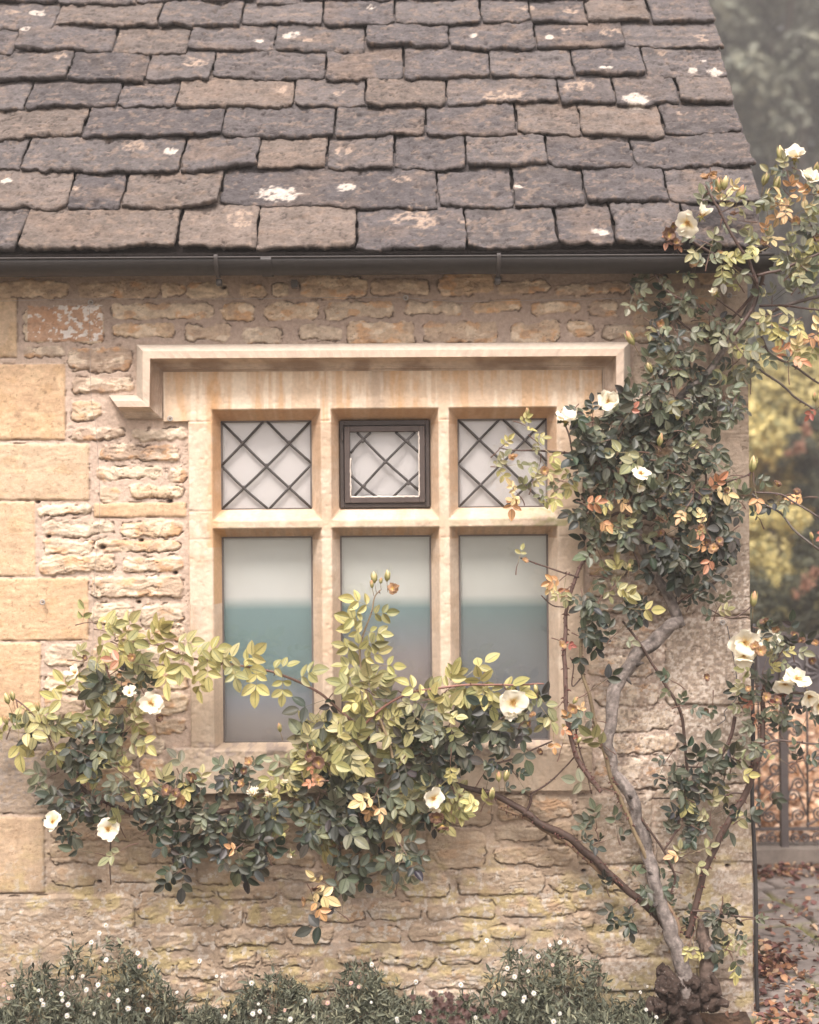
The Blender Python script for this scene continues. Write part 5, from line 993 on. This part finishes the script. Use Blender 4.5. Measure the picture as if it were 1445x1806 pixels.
# ================================================================== DAISY CLUMPS ALONG THE WALL FOOT
def herb(name, label, outline, n, seed, flowers, depth=.42, hgtf=1.0, group='low daisy clumps along the foot of the wall'):
    """outline: photo points (x, top y) of the clump silhouette against the wall"""
    r_ = np.random.default_rng(seed); xs_ = np.array([p[0] for p in outline], float); ys_ = np.array([p[1] for p in outline], float)
    ctr = W(float(xs_.mean()), 1800, -.2); t = empty(name, (ctr[0], -.2, 0), label, 'daisy clump', group)
    O = []; D = []; N = []; L = []; Wd = []; cl = []
    x = r_.uniform(xs_[0], xs_[-1], n); top = np.interp(x, xs_, ys_) + 16 + fbm(x / 26, x * 0 + seed, 4, 3) * 28 - 18 * (r_.random(n) < .05)
    Yd = -.05 - depth * r_.random(n) ** 1.0
    ztop = np.array([W(a, b, 0)[2] for a, b in zip(x, top)])
    dome = 1 - ((-Yd - .05) / depth) ** 1.6
    ws = np.array([W(a, 1750, y)[0] for a, y in zip(x, Yd)]); lump = fbm(ws * 7 + seed, Yd * 9, 3, 2)
    zz = np.maximum(ztop, .02) * (.25 + .70 * dome) * (1 - .75 * r_.random(n) ** 1.6) * (1 + .45 * lump); keep = r_.random(n) < .55 + 1.6 * lump; zz = np.where(keep, zz, zz * .45)
    O = np.stack([ws, Yd, zz], -1)
    cln = fbm(O[:, 0] * 9, O[:, 2] * 9 + O[:, 1] * 6, 3, 5)
    D = norm(r_.normal(0, .8, (n, 3)) + np.array([0, -.35, .75])); N = r_.normal(0, .6, (n, 3)) + np.array([0, -.8, .9])
    L = r_.uniform(.018, .040, n); Wd = L * r_.uniform(.17, .30, n); O = O + np.stack([fbm(O[:, 0] * 14, O[:, 2] * 14, 3, s_) for s_ in (1, 2, 3)], -1) * .05
    pal = np.array([(.085, .095, .065), (.12, .13, .09), (.17, .18, .125), (.10, .11, .08), (.25, .25, .17)]); cl = pal[r_.integers(0, 5, n)] * (1 + .35 * cln)[:, None]
    P, Qn, c, uv = leaves_mesh(O, D, N, L, Wd, np.full(n, .15), r_.uniform(-.1, .4, n), cl, LT2)
    mb = MB(); mb.add(P, Qn, c); ns = n // 13
    for k in range(ns):
        i = int(r_.integers(n)); p = O[i]; q = p + np.array([r_.normal(0, .025), r_.normal(-.01, .015), r_.uniform(.01, .06) + .02 * (r_.random() < .2)]); b0_ = p - np.array([r_.normal(0, .02), 0, .06])
        P_ = np.array([b0_, p, q]); mb.tube(P_, [.0011, .0008, .0005], (.17, .16, .11), 4, cap=False)
        O2 = [P_[1] + (P_[2] - P_[1]) * t_ for t_ in (.2, .5, .8, 1)]
        P2_, Q2_, c2_, u2_ = leaves_mesh(np.array(O2), r_.normal(0, .5, (4, 3)) + np.array([0, -.2, .8]), r_.normal(0, .6, (4, 3)) + np.array([0, -1, .5]), r_.uniform(.008, .016, 4), r_.uniform(.0025, .004, 4), np.full(4, .1), np.full(4, .1), pal[r_.integers(0, 5, 4)], LT2)
        mb.add(P2_, Q2_, c2_)
    mb.build('foliage', MHERB, t)
    for (px, py, sz, pink) in flowers:
        z = np.interp(px, xs_, ys_); fy = -.05 if py < z + 6 else -.05 - depth * min(1, ((py - z) / max(1806 - z, 1)) * 1.05)
        c = W(px, py, fy - .03); ax = norm(np.array([r_.normal(0, .25), -1, r_.uniform(.2, .8)])); tt_ = norm(np.cross(ax, [0.1, .2, 1.])); bb_ = np.cross(ax, tt_); R_ = sz * .75 / S; k = 16
        fb = MB(); pc = (.80, .79, .76) if not pink else (.66, .42, .38)
        for j in range(k):
            a = 2 * math.pi * j / k; d = tt_ * math.cos(a) + bb_ * math.sin(a); e = np.cross(ax, d); i0 = c + d * R_ * .3; o0 = c + d * R_ * r_.uniform(.85, 1.1) - ax * R_ * .1
            fb.add([i0 - e * R_ * .07, i0 + e * R_ * .07, o0 + e * R_ * .13, o0 - e * R_ * .13], [(0, 1, 2, 3)], pc)
        o_ = fb.build('daisy', MPET, t, smooth=False)
        cb = MB(); cb.tube([c - ax * R_ * .1, c + ax * R_ * .08, c + ax * R_ * .2], [R_ * .34, R_ * .32, R_ * .05], (.62, .45, .12), 8); cb.build('disc', MPET, o_)
        sb = MB(); sb.tube([c - ax * .002, c - ax * .012 - np.array([0, 0, .01]), c + np.array([r_.normal(0, .01), .02, -.05])], .0006, (.17, .16, .10), 4, cap=False); sb.build('stalk', MHERB, o_)
def fl(L): return [(a, b, 5.5 if len(t) == 0 else t[0], len(t) > 1) for a, b, *t in L]
herb('daisy_clump', 'low daisy clump at the foot of the wall below the white-painted quoins, leftmost of three', [(-90, 1790), (-20, 1765), (10, 1740), (50, 1712), (100, 1690), (135, 1655), (170, 1635), (205, 1645), (235, 1668), (275, 1690), (300, 1725), (325, 1752), (360, 1775)], 8200, 1,
     fl([(187, 1632), (175, 1646), (161, 1662), (187, 1693), (243, 1681), (173, 1737), (246, 1705, 5, 1), (22, 1738), (7, 1737, 5, 1), (128, 1724, 4), (146, 1722, 4), (152, 1746), (68, 1747, 4), (108, 1753), (73, 1764, 4), (76, 1772), (110, 1765, 4), (120, 1772), (208, 1765), (224, 1747, 4), (226, 1779), (261, 1781), (118, 1792), (176, 1707, 4, 1), (192, 1755, 4, 1), (15, 1761, 4, 1), (166, 1788, 4), (312, 1750, 4), (252, 1757, 3)]))
herb('daisy_clump', 'grey-green daisy clump against the wall below the window, middle one of three', [(315, 1780), (345, 1755), (375, 1740), (400, 1728), (430, 1708), (470, 1712), (520, 1716), (550, 1702), (570, 1680), (600, 1662), (630, 1672), (655, 1700), (690, 1720), (730, 1728), (760, 1740), (800, 1752)], 8200, 2,
     fl([(352, 1695), (382, 1722, 4), (391, 1723, 3), (444, 1734), (446, 1788), (458, 1784, 5), (456, 1771, 3), (512, 1798), (553, 1793, 4), (578, 1769, 5, 1), (619, 1734, 5, 1), (633, 1741, 4, 1), (656, 1701), (502, 1782, 4, 1), (397, 1793, 4), (538, 1765, 4), (475, 1795, 3), (700, 1797, 4), (613, 1775, 3), (655, 1768, 3)]))
herb('daisy_clump', 'tall daisy clump against the wall beside the gnarled rose stump, rightmost of three', [(735, 1765), (770, 1748), (800, 1735), (830, 1715), (870, 1690), (900, 1665), (935, 1648), (965, 1640), (1000, 1655), (1030, 1672), (1060, 1695), (1090, 1715), (1120, 1738), (1150, 1765), (1170, 1800)], 9200, 3,
     fl([(859, 1659), (988, 1662), (970, 1667, 4), (1003, 1662, 4), (918, 1678), (950, 1687), (895, 1708), (908, 1723), (932, 1713, 4), (975, 1702, 4, 1), (889, 1753), (925, 1760), (942, 1752), (923, 1766, 4), (734, 1732), (813, 1737, 6), (820, 1751, 4, 1), (889, 1755, 3), (988, 1788, 4), (977, 1802), (701, 1801, 4), (741, 1785, 4), (839, 1795, 4), (1142, 1740, 3), (1130, 1750, 4), (1140, 1781, 4), (1158, 1794, 4), (780, 1750, 3)]))
# dark red sorrel at the front of the bed
r_ = np.random.default_rng(9); t = empty('sorrel_plant', tuple(W(800, 1795, -.48) * (1, 1, 0)), 'low dark red sorrel growing in front of the daisies', 'sorrel plant')
O = np.array([W(r_.normal(800, 38), r_.uniform(1752, 1806), -.52 + r_.uniform(-.03, .05)) for _ in range(45)]); O[:, 2] = np.maximum(O[:, 2], .01)
A = []; 
for o_ in O:
    th0 = r_.uniform(0, 2)
    for k in range(3): a = th0 + k * 2.094; A.append((o_, (math.cos(a), -.3 * abs(math.sin(a)) - .1, math.sin(a) * .8)))
n = len(A); P, Qn, c, uv = leaves_mesh(np.array([a[0] for a in A]), np.array([a[1] for a in A]), np.tile([0, -1, .8], (n, 1)) + r_.normal(0, .2, (n, 3)), np.full(n, .012), np.full(n, .013), np.full(n, .15), np.full(n, .1), np.array((.085, .045, .038)) * r_.uniform(.7, 1.4, (n, 1)), LT2)
part('foliage', P, Qn, MHERB, t, col=c, uv=uv)

# ------------------------------------------------------------------ fallen leaves
def litter(name, n, fn, pal, Lr, seed, up=.15):
    r_ = np.random.default_rng(seed); O = fn(r_, n); D = norm(np.stack([r_.normal(0, 1, n), r_.normal(0, 1, n), r_.normal(0, up, n)], -1)); N = r_.normal(0, .35, (n, 3)) + np.array([0, 0, 1])
    L = r_.uniform(*Lr, n); cl = np.array(pal)[r_.integers(0, len(pal), n)] * r_.uniform(.75, 1.2, (n, 1))
    P, Qn, c, uv = leaves_mesh(O, D, N, L, L * r_.uniform(.5, .8, n), r_.uniform(0, .4, n), r_.uniform(-.5, .4, n), cl, LT2); o = mesh_obj(name, P, Qn, MHERB, None, col=c, uv=uv); o['kind'] = 'stuff'; return o
BR = [(.20, .10, .06), (.30, .15, .08), (.14, .075, .055), (.40, .24, .14), (.52, .38, .26), (.22, .12, .09)]
def f_bed(r_, n): return np.stack([r_.uniform(-1.6, 1.2, n), r_.uniform(-.62, -.02, n), r_.uniform(.008, .03, n)], -1)
litter('fallen_leaves', 420, f_bed, BR, (.012, .035), 4)
def f_path(r_, n):
    k = n // 2; x = np.concatenate([r_.uniform(1.08, 2.6, n - k), r_.uniform(1.08, 2.6, k)]); y = np.concatenate([-.12 + r_.normal(0, .16, n - k), r_.uniform(-.3, 1.6, k)]); 
    m_ = r_.random(n) < .25; y = np.where(m_, 1.56 + r_.normal(0, .07, n), y); m2 = (r_.random(n) < .12); x = np.where(m2, 1.2 + np.abs(r_.normal(0, .07, n)), x); y = np.where(m2, .45 + r_.normal(0, .12, n), y)
    return np.stack([x, np.minimum(y, 1.66), r_.uniform(.008, .02, n)], -1)
litter('fallen_leaves', 3000, f_path, BR + [(.17, .08, .07)] * 3, (.012, .04), 5)
def f_far(r_, n):
    y = 1.82 + 11 * r_.random(n) ** 1.7; x = (.12 + r_.random(n) * .35) * (DIST + y) ; return np.stack([x, y, r_.uniform(-.012, .02, n)], -1)
litter('fallen_leaves', 15000, f_far, [(.62, .42, .28), (.70, .52, .38), (.50, .30, .18), (.36, .20, .12), (.74, .58, .44), (.56, .36, .22)], (.03, .075), 6)
# moss cushions between the setts
def f_moss(r_, n):
    c = np.array([(1.45, .12), (1.55, .20), (1.38, .02), (1.62, .05), (1.25, 1.38), (1.6, .62), (1.75, .3)]); i = r_.integers(0, len(c), n); return np.stack([c[i, 0] + r_.normal(0, .07, n), c[i, 1] + r_.normal(0, .03, n), r_.uniform(0, .03, n)], -1)
o = litter('moss_tufts', 1800, f_moss, [(.12, .13, .08), (.18, .18, .11), (.09, .10, .07)], (.008, .02), 8, up=1.5)

# ================================================================== STONE SILL AND IRON GATE
def rough_block(x0, x1, y0, y1, z0, z1, st=.02, amp=.004, col=(.3, .26, .22), seed=0):
    mb = MB()
    def facep(P0, U, Vv, nu_, nv_):
        a, b = np.meshgrid(np.linspace(0, 1, nu_), np.linspace(0, 1, nv_), indexing='ij'); P = np.array(P0) + a[..., None] * np.array(U) + b[..., None] * np.array(Vv)
        P = P + np.stack([fbm(P[..., 0] * 12 + P[..., 2] * 9, P[..., 1] * 12 + seed + k, 4, k) for k in range(3)], -1) * amp
        i0 = np.arange(a.size).reshape(a.shape); cc_ = np.array(col) * (1 + .3 * fbm(P[..., 0] * 8, P[..., 2] * 12 + P[..., 1] * 9, 4, 5))[..., None]
        mb.add(P.reshape(-1, 3), np.stack([i0[:-1, :-1], i0[1:, :-1], i0[1:, 1:], i0[:-1, 1:]], -1).reshape(-1, 4), cc_.reshape(-1, 3))
    nx_ = int((x1 - x0) / st); ny_ = max(3, int((y1 - y0) / st)); nz_ = max(3, int((z1 - z0) / st))
    facep((x0, y0, z0), (x1 - x0, 0, 0), (0, 0, z1 - z0), nx_, nz_); facep((x0, y0, z1), (x1 - x0, 0, 0), (0, y1 - y0, 0), nx_, ny_)
    facep((x0, y0, z0), (0, 0, z1 - z0), (0, y1 - y0, 0), nz_, ny_); facep((x1, y0, z0), (0, y1 - y0, 0), (0, 0, z1 - z0), ny_, nz_); facep((x1, y1, z0), (x0 - x1, 0, 0), (0, 0, z1 - z0), nx_, nz_)
    return mb
GY = 1.71
o = rough_block(1.02, 4.2, GY - .05, GY + .09, -.03, .082, col=(.20, .17, .145)).build('stone_kerb', MPAVE); tag(o, 'low grey stone kerb that the iron gate stands over', 'kerb')
gx0 = W(1340, 1460, GY)[0]
gate = empty('iron_gate', (W(1383, 1500, GY)[0], GY, .08), 'rusty dark iron gate with scrollwork standing on the stone kerb', 'gate')
IC = (.085, .072, .070); per = (W(1425, 1400, GY)[0] - W(1383, 1400, GY)[0])
zr = W(1383, 1462, GY)[2]; zt = 1.06; zm = W(1383, 1236, GY)[2]
pxs = [W(1383, 1400, GY)[0] + per * 4.1 * k for k in range(0, 3)]
for x in pxs:
    mb = MB(); mb.box(x - .017, x + .017, GY - .017, GY + .017, .075, zt, IC); o = mb.build('post', MIRON, gate, smooth=False)
    for dx in (-1, 1, 3.05):
        if dx == 3.05: dx = 2.05
        xx = x + dx * per * (1 if dx > 0 else 1.04)
        mb = MB(); mb.tube([(xx, GY, zr), (xx, GY, zt - .03)], .0055, IC, 8)
        for zz_ in (zr + .02, zr + .16, zr + .30): mb.tube([(xx, GY, zz_ - .008), (xx, GY, zz_), (xx, GY, zz_ + .008)], [.006, .0095, .006], IC, 8)
        mb.build('bar', MIRON, gate)
X0, X1 = pxs[0] - per * 1.6, pxs[-1] + per * 2
for zz_ in (zr, zm, zt - .02):
    mb = MB(); mb.box(X0, X1, GY - .006, GY + .006, zz_ - .007, zz_ + .007, IC); mb.build('rail', MIRON, gate, smooth=False)
def scroll(mb, cx_, cz_, r, turns, a0, sgn, tail=None):
    a = np.linspace(0, turns * 2 * math.pi, 44); rr_ = r * (.16 + .84 * (a / a[-1]) ** .9); P = np.stack([cx_ + np.cos(a0 + sgn * a) * rr_, np.full(44, GY), cz_ + np.sin(a0 + sgn * a) * rr_], -1)
    if tail is not None: P = np.vstack([P, spline(np.array([P[-1], (P[-1] + np.array([tail[0], GY, tail[1]])) / 2 + np.array([0, 0, .004]), [tail[0], GY, tail[1]]]), 5)[1:]])
    mb.tube(P, .0042, IC, 6)
for x in pxs:
    for sg in (-1, 1):
        q = lambda a, b: (x + sg * a * per, zr + b)
        for (cxz, r, t_, a0, s_, tl) in [(q(.62, .060), .030, 1.6, 0, sg, q(.1, .02)), (q(.38, .150), .030, 1.5, math.pi, -sg, q(.95, .06)), (q(.62, .205), .026, 1.5, 0, sg, q(.12, .12)), (q(.35, .275), .032, 1.5, math.pi, -sg, q(.98, .20)), (q(.40, .36), .028, 1.5, math.pi, sg, q(.98, .28)), (q(.55, .45), .030, 1.5, 0, -sg, q(.1, .38)), (q(.5, -.042), .026, 1.8, 0, sg, None), (q(.86, -.040), .022, 1.6, 2, -sg, None), (q(1.5, .07), .034, 1.7, 1, sg, q(1.05, .02)), (q(1.45, .2), .034, 1.7, 2, -sg, q(1.05, .12)), (q(1.5, .33), .034, 1.7, 1, sg, q(1.05, .26)), (q(1.4, -.04), .026, 1.8, 0, sg, None)]:
            mb = MB(); scroll(mb, cxz[0], cxz[1], r, t_, a0, s_, tl); mb.build('scroll', MIRON, gate)
# upper sheet panel with raised ring and fan
PXC = W(1400, 1200, GY)[0]; mb = MB(); mb.box(X0 + .05, X1 - .05, GY + .008, GY + .013, zm + .01, zt - .03, (.10, .088, .092)); mb.build('sheet_panel', MIRON, gate, smooth=False)
for k in range(4):
    cx_ = PXC + k * .32; mb = MB(); a = np.linspace(0, 2 * math.pi, 33); cz_ = (W(1400, 1180, GY)[2])
    for r, th in ((.034, .006), (.021, .004)): mb.tube(np.stack([cx_ + np.cos(a) * r, np.full(33, GY - .002), cz_ + np.sin(a) * r], -1), th, (.15, .135, .14), 8, cap=False)
    mb.build('ring', MIRON, gate)
    mb = MB(); fx_ = cx_ + .13
    for j in range(9):
        b = math.radians(200 - 27 * j + 8); mb.tube([(fx_ + math.cos(b) * .02, GY - .002, cz_ - .02 + math.sin(b) * .02), (fx_ + math.cos(b) * .085, GY - .004, cz_ - .02 + math.sin(b) * .085)], [.003, .0065], (.14, .125, .13), 6)
    mb.build('fan', MIRON, gate)

# ================================================================== TREES AND SHRUBS BEHIND
def tree(name, label, cat, x, y, h, r, n, ls, pal, seed, z0=0., trunk_h=.25, shape='round', group=None, tc=(.10, .08, .065), blooms=None):
    r_ = np.random.default_rng(seed); t = empty(name, (x, y, z0), label, cat, group); mb = MB()
    P = np.array([(x, y, z0 - .05), (x + .02 * h * r_.normal(), y, z0 + h * .4), (x + .03 * h * r_.normal(), y, z0 + h * .85)]); mb.tube(spline(P, 5), np.linspace(h * .03, h * .006, 11), tc, 9, rough=.3)
    nb = 16; cen = []
    for k in range(nb):
        f = (k + .5) / nb; zc = z0 + h * (trunk_h + (1 - trunk_h) * f * .93)
        prof_ = {'round': math.sin(math.pi * min(.12 + f * .83, 1)) ** .6, 'cone': (1 - f) ** .8 * .95 + .08, 'bush': math.sin(math.pi * (.25 + f * .7)) ** .7}[shape]
        for j in range(4 if shape != 'cone' else 6):
            a = r_.uniform(0, 2 * math.pi); q = r * prof_ * r_.uniform(.35, .95); c = np.array([x + math.cos(a) * q, y + math.sin(a) * q, zc + r_.normal(0, h * .03)]); cen.append((c, r * r_.uniform(.2, .42) * (.4 + .6 * prof_)))
            if j < 2: mb.tube([(x, y, zc - h * .12), (c + (x, y, zc)) / 2, c], [h * .008, h * .005, h * .002], tc, 5, cap=False)
    mb.build('trunk', MBARK, t)
    k = len(cen); idx_ = r_.integers(0, k, n); cc_ = np.array([c[0] for c in cen])[idx_]; cr = np.array([c[1] for c in cen])[idx_]
    d = norm(r_.normal(0, 1, (n, 3))); rad = cr * (.45 + .6 * r_.random(n) ** .6); O = cc_ + d * rad[:, None] * np.array([1, 1, .75])
    N = d + r_.normal(0, .5, (n, 3)) + np.array([0, 0, .4]); D = norm(np.cross(N, r_.normal(0, 1, (n, 3))) + (np.array([0, 0, .5]) if shape == 'cone' else 0))
    tone = r_.uniform(.75, 1.3, k)[idx_]; L = r_.uniform(.6, 1.3, n) * ls; cl = np.array(pal)[(r_.random(n) * len(pal)).astype(int)] * tone[:, None]
    P, Qn, c, uv = leaves_mesh(O, D, N, L, L * .6, np.full(n, .1), np.full(n, .1), cl, leaf_tpl(3, 3)); part('crown', P, Qn, MTREE, t, col=c, uv=uv)
    if blooms:
        for (bx, by, Y_, sz) in blooms:
            b = W(bx, by, Y_); m_ = MB()
            for q in range(26): m_.add(*[None] * 0) if False else None
            nn_ = 40; Ob = b + r_.normal(0, sz * .45, (nn_, 3)); Pb, Qb, cb_, ub = leaves_mesh(Ob, r_.normal(0, 1, (nn_, 3)), r_.normal(0, 1, (nn_, 3)) + (0, -1, 0), np.full(nn_, sz * .9), np.full(nn_, sz * .8), np.full(nn_, .2), np.full(nn_, .1), np.array((.34, .19, .13)) * r_.uniform(.6, 1.2, (nn_, 1)), LT2)
            part('red_bloom', Pb, Qb, MPET, t, col=cb_, uv=ub)
    return t
GOLD = [(.58, .49, .20), (.50, .43, .18), (.64, .55, .26), (.38, .33, .15), (.25, .24, .12)]
DGR = [(.07, .075, .05), (.09, .095, .065), (.055, .06, .045), (.12, .125, .08)]
def wx_(px, Y): return W(px, 900, Y)[0]
tree('golden_conifer', 'tall golden yellow conifer behind the cottage corner', 'conifer', wx_(1365, 12), 12, 3.55, 1.35, 26000, .085, GOLD, 21, shape='bush', trunk_h=.5)
tree('golden_conifer', 'shorter golden conifer just above the gate, in front of the taller golden one', 'conifer', wx_(1370, 9), 9, 1.66, .9, 16000, .06, GOLD, 22, shape='bush', trunk_h=.1)
tree('dark_shrub', 'dark green shrub with red blooms beside the tall golden conifer', 'shrub', wx_(1455, 10.2), 10.2, 2.75, .55, 9000, .06, DGR, 23, shape='bush', trunk_h=.45, blooms=[(1425, 758, 9.6, .06), (1410, 790, 9.6, .06), (1393, 800, 9.6, .04)])
tree('dark_shrub', 'lower dark green shrub with red blooms beside the short golden conifer', 'shrub', wx_(1450, 7.6), 7.6, 1.58, .40, 8000, .05, DGR, 24, shape='bush', trunk_h=.1, blooms=[(1436, 1010, 7.1, .045), (1422, 1030, 7.1, .045), (1404, 1050, 7.1, .03)])
tree('dark_shrub', 'low dark bush behind the iron gate', 'shrub', wx_(1335, 8.2), 8.2, .95, .7, 6000, .05, DGR, 25, shape='bush', trunk_h=.1)
for k, (px, Y, h, r, lab) in enumerate([(1385, 21, 13, 3.4, 'great dark evergreen tree filling the sky behind the roof verge'), (1560, 24, 14, 4.2, 'great dark tree at the right edge, beyond the flowering rose overhang'), (1230, 27, 15, 4.5, 'great dark tree hidden mostly behind the stone roof'), (1460, 30, 17, 5.5, 'tallest far grey-green tree rising above the nearer trees')]):
    tree('evergreen_tree', lab, 'tree', wx_(px, Y), Y, h, r, 26000, .26, [(.12, .128, .095), (.15, .155, .12), (.10, .106, .085), (.19, .19, .14)], 30 + k, trunk_h=.06, group='dark trees behind the cottage')
# green hedge mass that closes the view below the crowns
tree('laurel_bush', 'broad dark green bush under the far trees, behind the golden conifers', 'bush', wx_(1420, 15), 15.5, 3.1, 3.2, 16000, .16, DGR, 41, shape='bush', trunk_h=.1)

# ================================================================== AIR
mb = MB(); mb.box(-152, 152, -152, 152, -1.05, 19.5)
hm = bpy.data.materials.new('haze_air'); hm.use_nodes = True; n = hm.node_tree; n.nodes.remove(n.nodes['Principled BSDF'])
pv = n.nodes.new('ShaderNodeVolumePrincipled'); pv.inputs['Color'].default_value = (.93, .90, .87, 1); pv.inputs['Density'].default_value = HAZE; pv.inputs['Anisotropy'].default_value = .2
n.links.new(pv.outputs[0], n.nodes['Material Output'].inputs['Volume'])
o = mb.build('haze', hm, smooth=False); o['kind'] = 'stuff'
